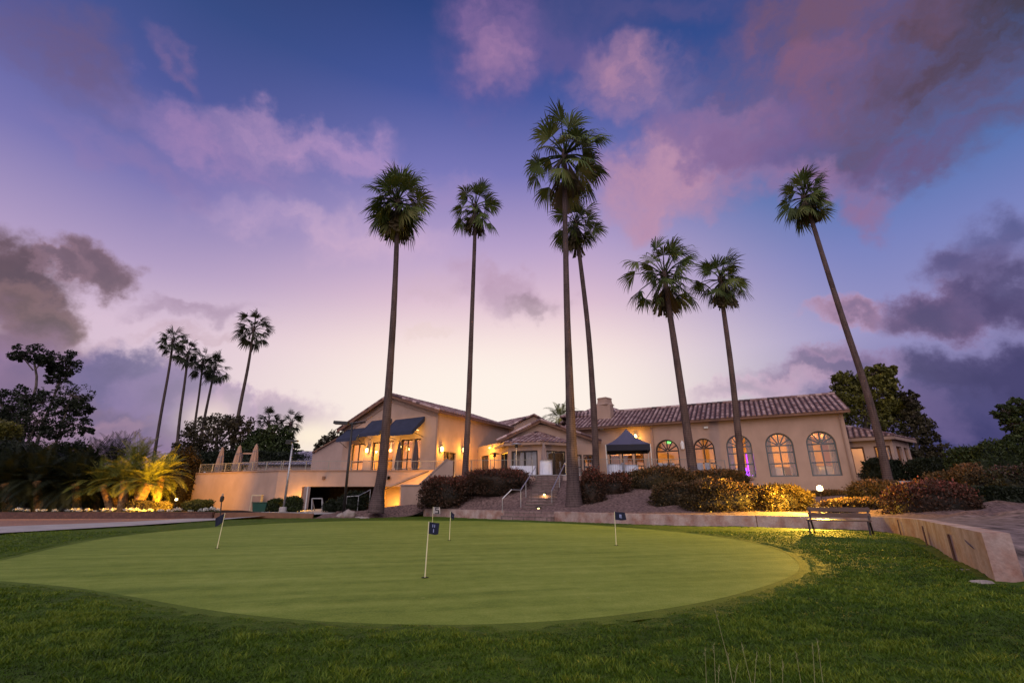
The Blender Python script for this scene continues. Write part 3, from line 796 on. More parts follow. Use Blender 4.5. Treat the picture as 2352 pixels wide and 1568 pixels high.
# --- arched wing
FW = Frame((11.3, 38.7), (.893, -.45)); S_END = 13.25; EV = 7.0
arch = []
for ul, ur, vt in [(1505, 1558.5, 1009), (1592, 1640.5, 1006), (1668, 1727, 998), (1758, 1823, 993.6), (1853, 1922, 989)]:
    sl, sr = FW.hit(ul, 1026)[0], FW.hit(ur, 1026)[0]; zt = FW.hit((ul + ur) / 2, vt)[1]
    arch.append((sl, sr, T + .02, zt, min(1.05, (sr - sl) / 2)))
mb = MB()
openings_wall(mb, FW, 0, S_END, 1.2, EV, arch)
eb = FW.p(S_END, 0, -8.0)
FE = Frame((FW.p(S_END, 0).x, FW.p(S_END, 0).y), -FW.n)                # end wall
openings_wall(mb, FE, 0, 8, 1.2, lambda s: EV + (8.75 - EV) * (1 - abs(s - 4) / 4), [])
ops_l = [(-5.9, -4.95, T + .02, 4.9, 0)]
so = [FW.hit(u, 1050)[0] for u in (1397, 1421, 1426, 1451, 1456, 1477)]
ops_l += [(so[0], so[1], T + .02, 4.75, 0), (so[2], so[3], T + .02, 4.75, 0), (so[4], so[5], T + .02, 4.75, 0)]
FW2 = Frame(tuple(FW.p(0, 0, -.28))[:2], FW.d)                        # the stretch behind the marquee sits back a little
openings_wall(mb, FW2, -7.5, 0, 1.2, EV, ops_l)
mb.face(FW.p(0, 1.2), FW.p(0, EV), FW.p(0, EV, -.28), FW.p(0, 1.2, -.28))
mb.build('wall', M['stucco'], club)
# cornice under the eave
mb = MB(); mb.bar(FW.p(-7.5, EV - .12, .02), FW.p(S_END + .06, EV - .12, .02), .16, .22); mb.build('cornice', M['trim'], club)
for i, (a, b, zl, zh, ah) in enumerate(arch):
    window_part(club, FW, a, b, zl, zh, ah, cols=2, bars=(.42, .78) if i > 1 else (.5,), fan=6, m='frame' if i < 2 else 'frame_grey', door=(i < 2), fw=.11 if i < 2 else .10)
for a, b, zl, zh, ah in ops_l: window_part(club, FW2, a, b, zl, zh, 0, cols=1 if b - a < 1.2 else 2, bars=(.5,), door=True)
rp = lambda s, z, w: FW.p(s, z, w)
mb = MB()
ea, eb_, ra, rb = rp(-7.6, EV - .08, .45), rp(S_END + .35, EV - .08, .45), rp(-7.6, 8.85, -4), rp(S_END + .35, 8.85, -4)
tile_roof(mb, [ea, eb_, rb, ra], ea, eb_)
ec, ed = rp(S_END + .35, EV - .08, -8.45), rp(-7.6, EV - .08, -8.45)
mb.cur = .2; mb.face(rb, ec, ed, ra); ridge_tiles(mb, ra + Z * .08, rb + Z * .08)
mb.hasvar = True
mb.build('roof', M['tile'], club, recalc=False)
mb = MB(); mb.bar(rp(-7.6, EV - .16, .50), rp(S_END + .35, EV - .16, .50), .06, .14); mb.bar(rp(S_END + .38, EV - .14, .45), rp(S_END + .38, 8.78, -4), .05, .2)
mb.build('fascia', M['fascia'], club)
# inside of the wing
mb = MB(); I0, I1, W0, W1, Z0, Z1 = -7.3, S_END - .05, -.6, -7.5, T, 6.5
q = lambda s, z, w: FW.p(s, z, w)
mb.face(q(I0, Z0 + 1.1, W1), q(I1, Z0 + 1.1, W1), q(I1, Z1, W1), q(I0, Z1, W1)); mb.face(q(I0, Z0, W0), q(I0, Z0, W1), q(I0, Z1, W1), q(I0, Z1, W0)); mb.face(q(I1, Z0, W0), q(I1, Z0, W1), q(I1, Z1, W1), q(I1, Z1, W0)); mb.face(q(I0, Z1, W0), q(I1, Z1, W0), q(I1, Z1, W1), q(I0, Z1, W1))
for k in range(6): mb.box(q(-5 + 3.2 * k, 5.9, -4), (.3, 6.6, .35), FW.ang())
mb.build('room_lining', M['inner'], club)
mb = MB(); mb.face(q(I0, Z0, W1 + .01), q(I1, Z0, W1 + .01), q(I1, Z0 + 1.1, W1 + .01), q(I0, Z0 + 1.1, W1 + .01)); mb.face(q(I0, Z0 + .005, -.3), q(I1, Z0 + .005, -.3), q(I1, Z0 + .005, W1), q(I0, Z0 + .005, W1))  # wainscot added to stand for the dark reflection low in the panes
mb.build('room_panelling', M['inner_dark'], club)
for k, s in enumerate([-3.2, 1.4, 5.1, 8.3, 11.4]):
    c = q(s, 6.38, -3.2); mb = MB(); mb.lathe(c, [(.26, .11), (.30, .06), (.24, 0), (.02, -.03)], 14); mb.build('ceiling_light', M['bulb_amber'], club)
    light('ceiling_glow', tuple(c + Vector((0, 0, -.45))), 560 if k else 700, (1.0, .52, .12), .3, club)
# purple up-lighter glow panel and exit sign inside the glass
s, z = FW.hit(1718, 1050)
mb = MB(); npl = 24
for i in range(npl):
    f0, f1 = i / npl, (i + 1) / npl; dd = lambda f: -1.15 + .07 * sin(f * 30)
    mb.face(q(s - .2 + 1.3 * f0, T + .02, dd(f0)), q(s - .2 + 1.3 * f1, T + .02, dd(f1)), q(s - .2 + 1.3 * f1, 4.4, dd(f1)), q(s - .2 + 1.3 * f0, 4.4, dd(f0)))
mb.build('curtain', M['curtain'], club, smooth=True, recalc=False)
mb = MB(); mb.lathe(q(s + .1, T, -.75), [(.10, 0), (.10, .2), (.07, .24)], 10); mb.build('uplighter', M['purple'], club)
light('uplighter_light', tuple(q(s + .1, T + .75, -.72)), 60, (.36, .02, 1.0), .1, club); light('uplighter_light', tuple(q(s + .1, T + 1.6, -.72)), 45, (.36, .02, 1.0), .1, club)
s, z = FW.hit(1534, 1014)
mb = MB(); mb.box(q(s, z, -.34), (.42, .04, .22), FW.ang()); ex = mb.build('exit_sign', M['exit'], club)

# drapes tied at the sides of the far windows, downpipes on the wall
for a, b, zl, zh, ah in arch[2:]:
    for s0_, s1_ in ((a + .02, a + .42), (b - .42, b - .02)):
        mb = MB(); n = 14
        for i in range(n):
            f0, f1 = i / n, (i + 1) / n; dz = lambda f: -.62 + .05 * sin(f * 26)
            for z0_, z1_ in ((zl, zl + 1.1), (zl + 1.1, zh)):
                mb.face(q(s0_ + (s1_ - s0_) * f0, z0_, dz(f0)), q(s0_ + (s1_ - s0_) * f1, z0_, dz(f1)), q(s0_ + (s1_ - s0_) * f1, z1_, dz(f1)), q(s0_ + (s1_ - s0_) * f0, z1_, dz(f0)))
        mb.build('curtain', M['curtain'], club, smooth=True, recalc=False)
for s in (.18, S_END - .25):
    mb = MB(); mb.tube([q(s, EV - .1, .30), q(s, EV - .35, .10), q(s, EV - .6, .07), q(s, 1.4, .07)], .045, 8); mb.build('downpipe', M['trim'], club)
# --- lantern and floodlight fittings on the wing
s, z = FW.hit(1568, 1022)
mb = MB(); c = q(s, z - .3, .14); mb.lathe(c, [(.05, -.05), (.13, 0), (.15, .45), (.05, .58), (.02, .66)], 8); mb.box(q(s, z + .05, .03), (.14, .06, .5), FW.ang()); mb.build('wall_lantern', M['lantern_white'], club)
for u, v in [(1622, 1041 - 59), (1282 + 340, 982)][:1] + [(1383, 985)]:
    s, z = FW.hit(u, v); mb = MB(); mb.box(q(s, z, .12), (.30, .18, .14), FW.ang()); mb.box(q(s, z + .05, .02), (.12, .04, .12), FW.ang()); mb.build('security_light', M['lamp_white'], club)
s, z = FW.hit(1459, 1003)
mb = MB(); c = FW2.p(s, z + .05, .18); mb.lathe(c, [(.06, -.14), (.15, -.06), (.12, .1), (.04, .2)], 10); mb.build('wall_lamp', M['bulb'], club); light('wall_lamp_light', tuple(FW2.p(s, z - .05, .45)), 85, (1.0, .52, .07), .1, club)
light('wall_lamp_light', tuple(FW2.p(-5.4, 4.7, .6)), 16, (1.0, .55, .14), .1, club)

# --- chimney and the hipped roof behind it
cx = at(1391, 950, 42.5)
mb = MB(); w = 1.25
mb.box((cx.x, 42.6, 7.5), (w, 1.1, 3.4), FW.ang()); mb.lathe((cx.x, 42.6, 9.2), [(w * .74, 0), (w * .56, .22), (w * .52, .55), (w * .58, .6), (w * .50, .72)], 4, 1, .9)
ch = mb.build('chimney', M['stucco'], club, bevel=.02)
def hip(c, hx, hy, z0, z1, rl, m, rz=0, name='roof', zb=None, wall='stucco', inset=.45):
    """hipped roof on a plain block; rl = half length of the ridge along x"""
    R = Matrix.Rotation(rz, 3, 'Z'); C = Vector(c)
    P = lambda x, y, z: C + R @ Vector((x, y, 0)) + Z * z
    a, b, d, e = P(-hx, -hy, z0), P(hx, -hy, z0), P(hx, hy, z0), P(-hx, hy, z0); r0, r1 = P(-rl, 0, z1), P(rl, 0, z1)
    mb = MB()
    tile_roof(mb, [a, b, r1, r0] if rl > 0 else [a, b, r1], a, b); tile_roof(mb, [b, d, r1], b, d); tile_roof(mb, [e, a, r0], e, a)
    mb.cur = .2; mb.face(d, e, r0, r1)
    for p, q_ in ((a, r0), (b, r1), (d, r1), (e, r0)): ridge_tiles(mb, p + Z * .06, q_ + Z * .06, .11)
    if rl > 0: ridge_tiles(mb, r0 + Z * .06, r1 + Z * .06, .12)
    ro = mb.build(name, M[m], club, recalc=False)
    if zb is not None:
        mb = MB(); i = inset; mb.prism([P(-hx + i, -hy + i, 0), P(hx - i, -hy + i, 0), P(hx - i, hy - i, 0), P(-hx + i, hy - i, 0)], zb, z0 - .02); mb.build('wall', M[wall], club)
    return ro
hip((9.4, 48.6, 0), 3.9, 3.4, 8.15, 10.2, .6, 'tile', -.25, zb=5)
hip((6.6, 46.0, 0), 1.6, 1.6, 8.5, 9.2, .4, 'tile', -.25, zb=6)

# --- corner annex at the far end
A1, A2, A3 = at(1948, 1060, 34.8), at(2060, 1060, 33.2), at(2097, 1060, 35.5)
FA1 = Frame((A1.x, A1.y), (A2.x - A1.x, A2.y - A1.y)); FA2 = Frame((A2.x, A2.y), (A3.x - A2.x, A3.y - A2.y))
L1 = (A2 - A1).xy.length; L2 = (A3 - A2).xy.length; EA = 5.25
mb = MB()
o1 = [FA1.hit(u, 1050)[0] for u in (1956, 1988, 2012, 2050)]; o2 = [FA2.hit(u, 1050)[0] for u in (2064, 2076, 2081, 2090)]
OA1 = [(o1[0], o1[1], T + .15, 4.65, 0), (o1[2], o1[3], T + .15, 4.65, 0)]; OA2 = [(o2[0], o2[1], T + .15, 4.65, 0), (o2[2], o2[3], T + .15, 4.65, 0)]
openings_wall(mb, FA1, -1.5, L1, 1.2, EA, OA1); openings_wall(mb, FA2, 0, L2, 1.2, EA, OA2)
mb.face(FA2.p(L2, 1.2), FA2.p(L2, EA), FA2.p(L2, EA, -8), FA2.p(L2, 1.2, -8))
mb.build('wall', M['stucco'], club)
for F, oo in ((FA1, OA1), (FA2, OA2)):
    for a, b, zl, zh, ah in oo: window_part(club, F, a, b, zl, zh, 0, cols=1, bars=(), m='fascia')
mb = MB(); e0, e1, e2 = FA1.p(-1.6, EA, .4), FA1.p(L1 + .15, EA, .4), FA2.p(L2 + .3, EA, .4)
apx = Vector((27.5, 39.0, 6.75)); apl = Vector((23.8, 38.0, 6.75))
tile_roof(mb, [e0, e1, apx, apl], e0, e1); tile_roof(mb, [e1, e2, apx], e1, e2); ridge_tiles(mb, e1 + Z * .05, apx + Z * .05)
mb.cur = .2; mb.face(e2, e2 + Vector((-3, 7, 0)), apx)
mb.build('roof', M['tile'], club, recalc=False)
mb = MB(); mb.bar(e0 - Z * .12, e1 - Z * .12, .1, .2); mb.bar(e1 - Z * .12, e2 - Z * .12, .1, .2); mb.build('fascia', M['trim'], club)
mb = MB(); mb.face(FA1.p(-1, T, -3), FA1.p(L1 - .2, T, -3), FA1.p(L1 - .2, EA, -3), FA1.p(-1, EA, -3)); mb.face(FA1.p(-1, EA - .1, -.4), FA1.p(L1 - .3, EA - .1, -.4), FA1.p(L1 - .2, EA - .1, -3), FA1.p(-1, EA - .1, -3)); mb.build('room_lining', M['inner'], club)
light('annex_light', tuple(FA1.p(1.0, 4.7, -1.5)), 90, (1.0, .62, .25), .2, club)

# --- gabled hall with the awnings
NC = Vector((-6.1, 39.0, 0))
FB = Frame((NC.x, NC.y), (.527, .85)); LA = 11.6; LB = 11.0
ac = NC + Vector((-.85, .527, 0)) * LA
FA = Frame((ac.x, ac.y), (.85, -.527))                                # s from the far corner to the near one
fs = lambda s_old: LA - s_old
EBZ = 8.1; PK = 10.0; EAZ = 7.45; SP = LA - 5.5
def topA(s): return EAZ + (PK - EAZ) * s / SP if s <= SP else EBZ + (PK - EBZ) * (LA - s) / (LA - SP)
OPA = [(fs(10.35), fs(8.65), T + .05, 5.95, 0), (fs(7.6), fs(6.6), T + .05, 5.95, 0), (fs(5.9), fs(4.95), T + .05, 5.95, 0), (fs(4.1), fs(2.75), T + .05, 5.95, 0), (fs(2.62), fs(1.8), T + .05, 5.95, 0)]
mb = MB(); openings_wall(mb, FA, 0, LA, .3, topA, OPA)
OPB = [(.85, 2.5, T + .02, 4.85, 0)]
openings_wall(mb, FB, 0, LB, .3, EBZ, OPB)
mb.face(FA.p(0, .3), FA.p(0, EAZ), FA.p(0, EAZ, -14), FA.p(0, .3, -14))
mb.build('wall', M['stucco'], club)
mb = MB(); mb.box(FA.p(LA - .02, 5.2, .06), (.16, .16, 5.5), FA.ang()); mb.bar(FA.p(.1, EAZ - .55, .03), FA.p(SP, PK - .6, .03), .06, .10); mb.bar(FA.p(SP, PK - .6, .03), FA.p(LA - .1, EBZ - .5, .03), .06, .10); mb.build('trim', M['trim'], club)
for i, (a, b, zl, zh, ah) in enumerate(OPA): window_part(club, FA, a, b, zl, zh, 0, cols=2 if b - a > 1.2 else 1, bars=(.5,), door=(i == 2))
window_part(club, FB, OPB[0][0], OPB[0][1], T + .02, 4.85, 0, cols=2, bars=(), door=True, name='door')
mb = MB()
pk0, pk1 = FA.p(SP, PK + .05, .5), FA.p(SP, PK + .05, -14)
r0, r1 = FA.p(LA + .45, EBZ - .1, .5), FA.p(LA + .45, EBZ - .1, -LB - .2)
tile_roof(mb, [r0, r1, FA.p(SP, PK + .05, -LB - .2), pk0], r0, r1)
mb.cur = .2; mb.face(FA.p(-.45, EAZ - .15, .5), pk0, pk1, FA.p(-.45, EAZ - .15, -14))
ridge_tiles(mb, pk0 + Z * .05, FA.p(SP, PK + .1, -LB)); ridge_tiles(mb, FA.p(SP, PK + .06, .48), r0 + Z * .1, .10); ridge_tiles(mb, FA.p(SP, PK + .06, .48), FA.p(-.45, EAZ - .05, .48), .10)
mb.build('roof', M['tile'], club, recalc=False)
mb = MB(); mb.bar(FA.p(-.45, EAZ - .28, .5), FA.p(SP, PK - .1, .5), .05, .22); mb.bar(FA.p(SP, PK - .1, .5), FA.p(LA + .45, EBZ - .22, .5), .05, .22); mb.bar(FB.p(-.4, EBZ - .2, .48), FB.p(LB + .1, EBZ - .2, .48), .05, .18); mb.build('fascia', M['fascia'], club)
# hall interior
mb = MB(); W1 = -7
mb.face(FA.p(.3, T, W1), FA.p(LA - .4, T, W1), FA.p(LA - .4, 7, W1), FA.p(.3, 7, W1)); mb.face(FA.p(.3, 6.6, -.4), FA.p(LA - .4, 6.6, -.4), FA.p(LA - .4, 6.6, W1), FA.p(.3, 6.6, W1)); mb.face(FA.p(.3, T, -.4), FA.p(.3, T, W1), FA.p(.3, 7, W1), FA.p(.3, 7, -.4)); mb.face(FA.p(LA - .4, T, -.4), FA.p(LA - .4, T, W1), FA.p(LA - .4, 7, W1), FA.p(LA - .4, 7, -.4))
mb.build('room_lining', M['inner'], club)
mb = MB(); mb.face(FA.p(.3, T, -.3), FA.p(LA - .4, T, -.3), FA.p(LA - .4, T, W1), FA.p(.3, T, W1))
for k in range(5): mb.box(FA.p(1.2 + 2.1 * k, T + .55, -2.2 - (k % 2)), (1.3, .8, 1.1), FA.ang())
mb.build('room_panelling', M['inner_dark'], club)
for k, s in enumerate([2.0, 5.4, 8.8]):
    c = FA.p(s, 5.6, -4.2); mb = MB(); mb.lathe(c, [(.02, 1.0), (.02, .3), (.14, .22), (.16, 0), (.02, -.08)], 12); mb.build('pendant_lamp', M['bulb_amber'], club); light('pendant_light', tuple(c - Z * .35 + FA.n * .8), 420, (1.0, .50, .12), .25, club)
# awnings: sloped canvas with valance, on thin arms
def awning(a, b, zt, zb, out):
    mb = MB(); th = .03
    P = [FA.p(a, zt, .06), FA.p(b, zt, .06), FA.p(b, zb, out), FA.p(a, zb, out)]
    n = 10
    for i in range(n):                                              # canvas sags a little between its ribs
        for j in range(4):
            def pt(ii, jj):
                f, g = ii / n, jj / 4; sag = .05 * sin(pi * g) * (1 - .5 * abs(sin(pi * 2.5 * f)))
                return FA.p(a + (b - a) * f, zt + (zb - zt) * g - sag, .06 + (out - .06) * g)
            mb.face(pt(i, j), pt(i + 1, j), pt(i + 1, j + 1), pt(i, j + 1))
    mb.face(P[3], P[2], P[2] - Z * .30, P[3] - Z * .30)
    for s in (a, b): mb.face(FA.p(s, zt, .06), FA.p(s, zb, out), FA.p(s, zb - .30, out), FA.p(s, zb - .28, out - .08), FA.p(s, zt - .4, .06))
    o = mb.build('awning', M['awning'], club, recalc=False)
    mb = MB()
    for s in (a + .1, b - .1): mb.bar(FA.p(s, zt - 1.7, .04), FA.p(s, zb - .05, out - .05), .04)
    mb.bar(FA.p(a, zb - .03, out - .03), FA.p(b, zb - .03, out - .03), .04); mb.build('awning_arm', M['metal_dark'], o)
awning(fs(11.1), fs(8.35), 7.35, 6.35, 1.25); awning(fs(7.9), fs(5.35), 7.9, 6.6, 1.4); awning(fs(4.9), fs(1.45), 7.75, 6.4, 1.5)
# glowing lanterns and floods on the hall
def sconce(F, s, z, power, m='bulb', col=(1.0, .50, .05), r=.13, off=.2):
    mb = MB(); c = F.p(s, z - .22, off); mb.lathe(c, [(.05, 0), (r * .8, .03), (r, .34), (r * .5, .42)], 8)
    b = mb.build('wall_lantern', M[m], club)
    mb = MB(); mb.lathe(c, [(r * 1.15, .425), (r * .4, .52), (.02, .58)], 8); mb.box(F.p(s, z, .03), (.12, .06, .34), F.ang()); mb.bar(F.p(s, z + .12, .05), F.p(s, z + .28, off), .03); mb.build('lantern_cap', M['metal_dark'], b)
    light('lantern_light', tuple(F.p(s, z - .05, off + r + .12)), power, col, .1, club)
for u, v, F, pw in [(847, 1034, FA, 120), (922, 1028, FA, 120), (1010.5, 1031, FB, 135), (1061.5, 1033, FB, 135)]:
    s, z = F.hit(u, v); sconce(F, max(.22, s), z, pw)
for u, v in [(962, 988), (899, 995), (872, 997)]:
    s, z = FA.hit(u, v); mb = MB(); c = FA.p(s, z, .75); mb.lathe(c, [(.03, -.10), (.11, -.06), (.12, .04), (.05, .1)], 8); mb.bar(FA.p(s, z, .02), FA.p(s, z + .05, .7), .03); mb.build('flood_lamp', M['bulb'], club); light('flood_lamp_light', tuple(FA.p(s, z - .25, .75)), 32, (1.0, .55, .08), .1, club)

# --- porch bay in the middle
G0 = Vector((-.75, 40.0, 0)); FG = Frame((G0.x, G0.y), (1, 0)); LG = 7.65; PKG = 7.3; EG = 5.75; SPG = 3.15
topG = lambda s: EG + (PKG - EG) * (s / SPG if s <= SPG else (LG - s) / (LG - SPG))
mb = MB()
og = [FG.hit(u, 1050)[0] for u in (1312, 1336, 1340, 1362)]
OG = [(og[0], og[1], T + .05, 4.6, 0), (og[2], og[3], T + .05, 4.6, 0)]
openings_wall(mb, FG, 0, LG, T - .6, topG, OG)
mb.build('wall', M['stucco'], club)
for a, b, zl, zh, ah in OG: window_part(club, FG, a, b, zl, zh, 0, cols=2, bars=(.5,))
mb = MB(); pa, pb = FG.p(SPG, PKG + .12, .45), FG.p(SPG, PKG + .12, -4)
tile_roof(mb, [FG.p(-.5, EG - .1, -4), FG.p(-.5, EG - .1, .45), pa, pb], FG.p(-.5, EG - .1, -4), FG.p(-.5, EG - .1, .45)); tile_roof(mb, [FG.p(LG + .5, EG - .1, .45), FG.p(LG + .5, EG - .1, -4), pb, pa], FG.p(LG + .5, EG - .1, .45), FG.p(LG + .5, EG - .1, -4))
ridge_tiles(mb, pa + Z * .05, FG.p(-.5, EG + .0, .45), .1); ridge_tiles(mb, pa + Z * .05, FG.p(LG + .5, EG, .45), .1)
mb.build('roof', M['tile'], club, recalc=False)
mb = MB(); mb.bar(FG.p(-.5, EG - .2, .43), FG.p(SPG, PKG + .02, .43), .05, .2); mb.bar(FG.p(SPG, PKG + .02, .43), FG.p(LG + .5, EG - .2, .43), .05, .2); mb.build('fascia', M['fascia'], club)
bay = [(-.97, 39.9), (-.28, 37.5), (2.18, 36.5), (4.4, 37.6), (4.8, 39.9)]; EY = 5.2
mb = MB(); bw = []
for (x0, y0), (x1, y1) in zip(bay[:-1], bay[1:]):
    F = Frame((x0, y0), (x1 - x0, y1 - y0)); L = Vector((x1 - x0, y1 - y0)).length
    o = [(.25, L - .25, T + .05, 4.65, 0)] if L > 1.2 else []
    openings_wall(mb, F, 0, L, T - .6, EY, o, .16); bw.append((F, L, o))
mb.build('wall', M['stucco'], club)
for F, L, o in bw:
    for a, b, zl, zh, ah in o: window_part(club, F, a, b, zl, zh, 0, cols=2, bars=(), door=True, w=-.12, fw=.13)
mb = MB()
for F, L, o in bw[:2]:
    mb.face(F.p(.1, T + .1, -.5), F.p(L - .1, T + .1, -.5), F.p(L - .1, EY - .1, -.5), F.p(.1, EY - .1, -.5))
mb.build('curtain', M['curtain'], club, recalc=False)
mb = MB(); mb.face((-.3, 39.7, T), (4.6, 39.7, T), (4.6, 39.7, EY), (-.3, 39.7, EY)); mb.face((-.3, 39.7, T + .005), (4.6, 39.7, T + .005), (4.3, 37.9, T + .005), (2.2, 36.8, T + .005), (-.1, 37.8, T + .005)); mb.build('room_panelling', M['inner_dark'], club)
light('porch_light', (1.0, 37.75, 4.4), 26, (1.0, .72, .5), .2, club); light('porch_light', (3.3, 38.4, 4.5), 26, (1.0, .62, .3), .2, club)
mb = MB(); ap = Vector((2.15, 39.95, 6.4)); ev = []
for i, p in enumerate(bay):
    d = (Vector((p[0], p[1])) - Vector((2.15, 40.2))).normalized() * .45; ev.append(Vector((p[0] + d.x, p[1] + d.y, EY + .02)))
for a, b in zip(ev[:-1], ev[1:]): tile_roof(mb, [a, b, ap], a, b)
for p in ev[1:-1]: ridge_tiles(mb, p + Z * .05, ap + Z * .06, .1)
mb.build('roof', M['tile'], club, recalc=False)
mb = MB()
for a, b in zip(ev[:-1], ev[1:]): mb.bar(a - Z * .1, b - Z * .1, .08, .18)
mb.build('fascia', M['trim'], club)
# recessed lobby wall lit by an amber lamp
P1, P2 = Vector((-3.0, 43.6, 0)), Vector((-.97, 39.9, 0)); FL = Frame((P1.x, P1.y), (P2.x - P1.x, P2.y - P1.y)); LL = (P2 - P1).length
mb = MB(); ol = [FL.hit(u, 1055)[0] for u in (1104, 1122)]
OL = [(ol[0], ol[1], T + .05, 4.75, 0)]
openings_wall(mb, FL, -.3, LL, T - .6, 5.6, OL); mb.face(FL.p(-.3, 5.6), FL.p(LL, 5.6), FL.p(LL, 5.6, -2), FL.p(-.3, 5.6, -2)); mb.build('wall', M['stucco'], club)
window_part(club, FL, ol[0], ol[1], T + .05, 4.75, 0, cols=1, bars=(), door=True, name='door')
mb = MB(); mb.face(FL.p(0, T, -1.2), FL.p(LL, T, -1.2), FL.p(LL, 5.4, -1.2), FL.p(0, 5.4, -1.2)); mb.build('room_lining', M['inner'], club)
light('lobby_light', tuple(FL.p(ol[0] + .5, 4.3, -.7)), 14, (1.0, .6, .16), .15, club)
s, z = FL.hit(1131, 1026); mb = MB(); mb.lathe(FL.p(s, 5.2, .25), [(.04, 0), (.10, .04), (.10, .12), (.03, .16)], 8); mb.build('wall_lamp', M['bulb_amber'], club); light('wall_lamp_light', tuple(FL.p(s, 5.0, .6)), 190, (1.0, .42, .03), .1, club)
# --- cross gable behind the hall
mb = MB(); g = [Vector((-.6, 48.3, 4)), Vector((-.6, 48.3, 8.0)), Vector((2.3, 49, 9.3)), Vector((3.7, 49.4, 8.6)), Vector((3.7, 49.4, 4))]
mb.face(*g); mb.build('wall', M['stucco'], club, recalc=False)
mb = MB(); a, b = Vector((-6.0, 55.0, 8.0)), Vector((-.6, 48.1, 7.95)); c, d = Vector((2.3, 48.8, 9.4)), Vector((-3.5, 56, 9.4))
tile_roof(mb, [a, b, c, d], a, b); mb.cur = .3; mb.face(c, Vector((4.2, 49.4, 8.5)), Vector((0, 57, 8.5)), d); ridge_tiles(mb, b + Z * .1, c + Z * .08, .1); ridge_tiles(mb, c + Z * .08, Vector((4.2, 49.4, 8.55)), .1)
mb.build('roof', M['tile'], club, recalc=False)
# --- lean-to side gable at the far side of the hall
a, b, c = at(718, 1042, 52), at(792, 1000, 52), at(792, 1075, 52)
mb = MB(); mb.face((a.x, 52, 2), (b.x, 52, 2), tuple(b), tuple(a)); mb.build('wall', M['stucco_pink'], club, recalc=False)
mb = MB(); mb.bar(a + Z * .12, b + Z * .12, .5, .12); mb.build('fascia', M['fascia'], club)

# ------------------------------------------------------------------ low tiled pavilion beyond the deck
pav = thing('tiled_pavilion', 'low pavilion with slate coloured hipped tile roof beyond the deck railing', 'building', (-26, 58, 0))
_c = club; club = pav
pa_ = at(690, 1040, 58)
hip((pa_.x + 2.6, 58.5, 0), 7.6, 4.6, 4.75, pa_.z + .1, 2.6, 'tile_blue', 0, zb=0, wall='stucco_pink')
club = _c

# ------------------------------------------------------------------ terrace, deck and stairs
terr = [(-25.2, 39.0), (-16.8, 35.2), (-4.4, 35.2), (-4.4, 34.4), (-3.9, 34.2), (.9, 33.5), (3.6, 33.3), (7.6, 32.8), (12.6, 33.05), (15.2, 34.2), (17.5, 35.5), (10.5, 39.5), (6, 44), (-3, 47), (-20, 52), (-27, 46)]
mb = MB(); mb.face(*[(x, y, T) for x, y in terr]); tag(mb.build('terrace', M['concrete'], recalc=False), kind='structure')
tw = thing('terrace_wall', 'pinkish rendered retaining wall under the terrace railing behind the hedges', 'retaining wall', (5, 33, 1.0))
mb = MB()
for p, q_ in zip(terr[3:10], terr[4:11]):
    a, b = Vector((p[0], p[1], 0)), Vector((q_[0], q_[1], 0))
    mb.bar(a + Z * 1.62 , b + Z * 1.62, .2, 2.0)
mb.build('wall_face', M['wall_stone'], tw)
mb = MB()
for p, q_ in zip(terr[3:10], terr[4:11]): mb.bar(Vector((p[0], p[1], T + .05)), Vector((q_[0], q_[1], T + .05)), .26, .08)
mb.build('coping', M['concrete'], tw)

deck = thing('deck_wall', 'pale stucco deck with a dark open bay beneath and stairs up its end', 'deck', (-12, 35, .3))
FD = Frame((-16.8, 35.0), (1, 0)); DT = 3.02
xs_ = lambda u, v=1100: FD.hit(u, v)[0]
o_a, o_b, o_c, o_d = xs_(697), xs_(872), xs_(884), xs_(921)
mb = MB(); openings_wall(mb, FD, 0, 12.4, .28, DT, [(o_a, o_b, .28, 1.96, 0), (o_c, o_d, .28, 1.96, 0)], .3)
FD2 = Frame((-25.2, 38.8), (8.4, -3.8)); openings_wall(mb, FD2, 0, 9.22, .28, DT, []); 
mb.prism([(-16.8, 35.0), (-4.4, 35.0), (-4.4, 35.25), (-16.7, 35.25)], DT, DT + .002)
mb.build('parapet_wall', M['stucco'], deck)
mb = MB(); mb.bar(FD.p(-.05, DT + .04, -.1), FD.p(12.4, DT + .04, -.1), .34, .08); mb.bar(FD2.p(-.1, DT + .04, -.1), FD2.p(9.2, DT + .04, -.1), .34, .08); mb.build('coping', M['trim'], deck)
mb = MB(); mb.face(FD.p(0, .305, -6), FD.p(12, .305, -6), FD.p(12, 2.2, -6), FD.p(0, 2.2, -6)); mb.face(FD.p(0, 2.2, -.3), FD.p(12, 2.2, -.3), FD.p(12, 2.2, -6), FD.p(0, 2.2, -6)); mb.build('undercroft', M['soil'], deck, recalc=False)  # dark soil colour stands for the shade inside the open bay
# alcove behind the stair foot and the stair flight itself
mb = MB(); mb.face(FD.p(o_c - .1, .3, -1.0), FD.p(o_d + .1, .3, -1.0), FD.p(o_d + .1, 2.2, -1.0), FD.p(o_c - .1, 2.2, -1.0))
for s in (o_c - .1, o_d + .1): mb.face(FD.p(s, .3, -.3), FD.p(s, .3, -1.0), FD.p(s, 2.2, -1.0), FD.p(s, 2.2, -.3))
mb.face(FD.p(o_c - .1, 2.19, -.3), FD.p(o_d + .1, 2.19, -.3), FD.p(o_d + .1, 2.19, -1), FD.p(o_c - .1, 2.19, -1)); mb.build('alcove', M['stucco'], deck)
light('alcove_light', tuple(FD.p(o_d - .35, .75, -.35)), 85, (1.0, .52, .05), .08, deck)
mb = MB(); c = FD.p(o_d - .25, .55, -.9); mb.box(c, (.22, .12, .16)); mb.build('wall_light', M['bulb_amber'], deck)
PY = 33.75
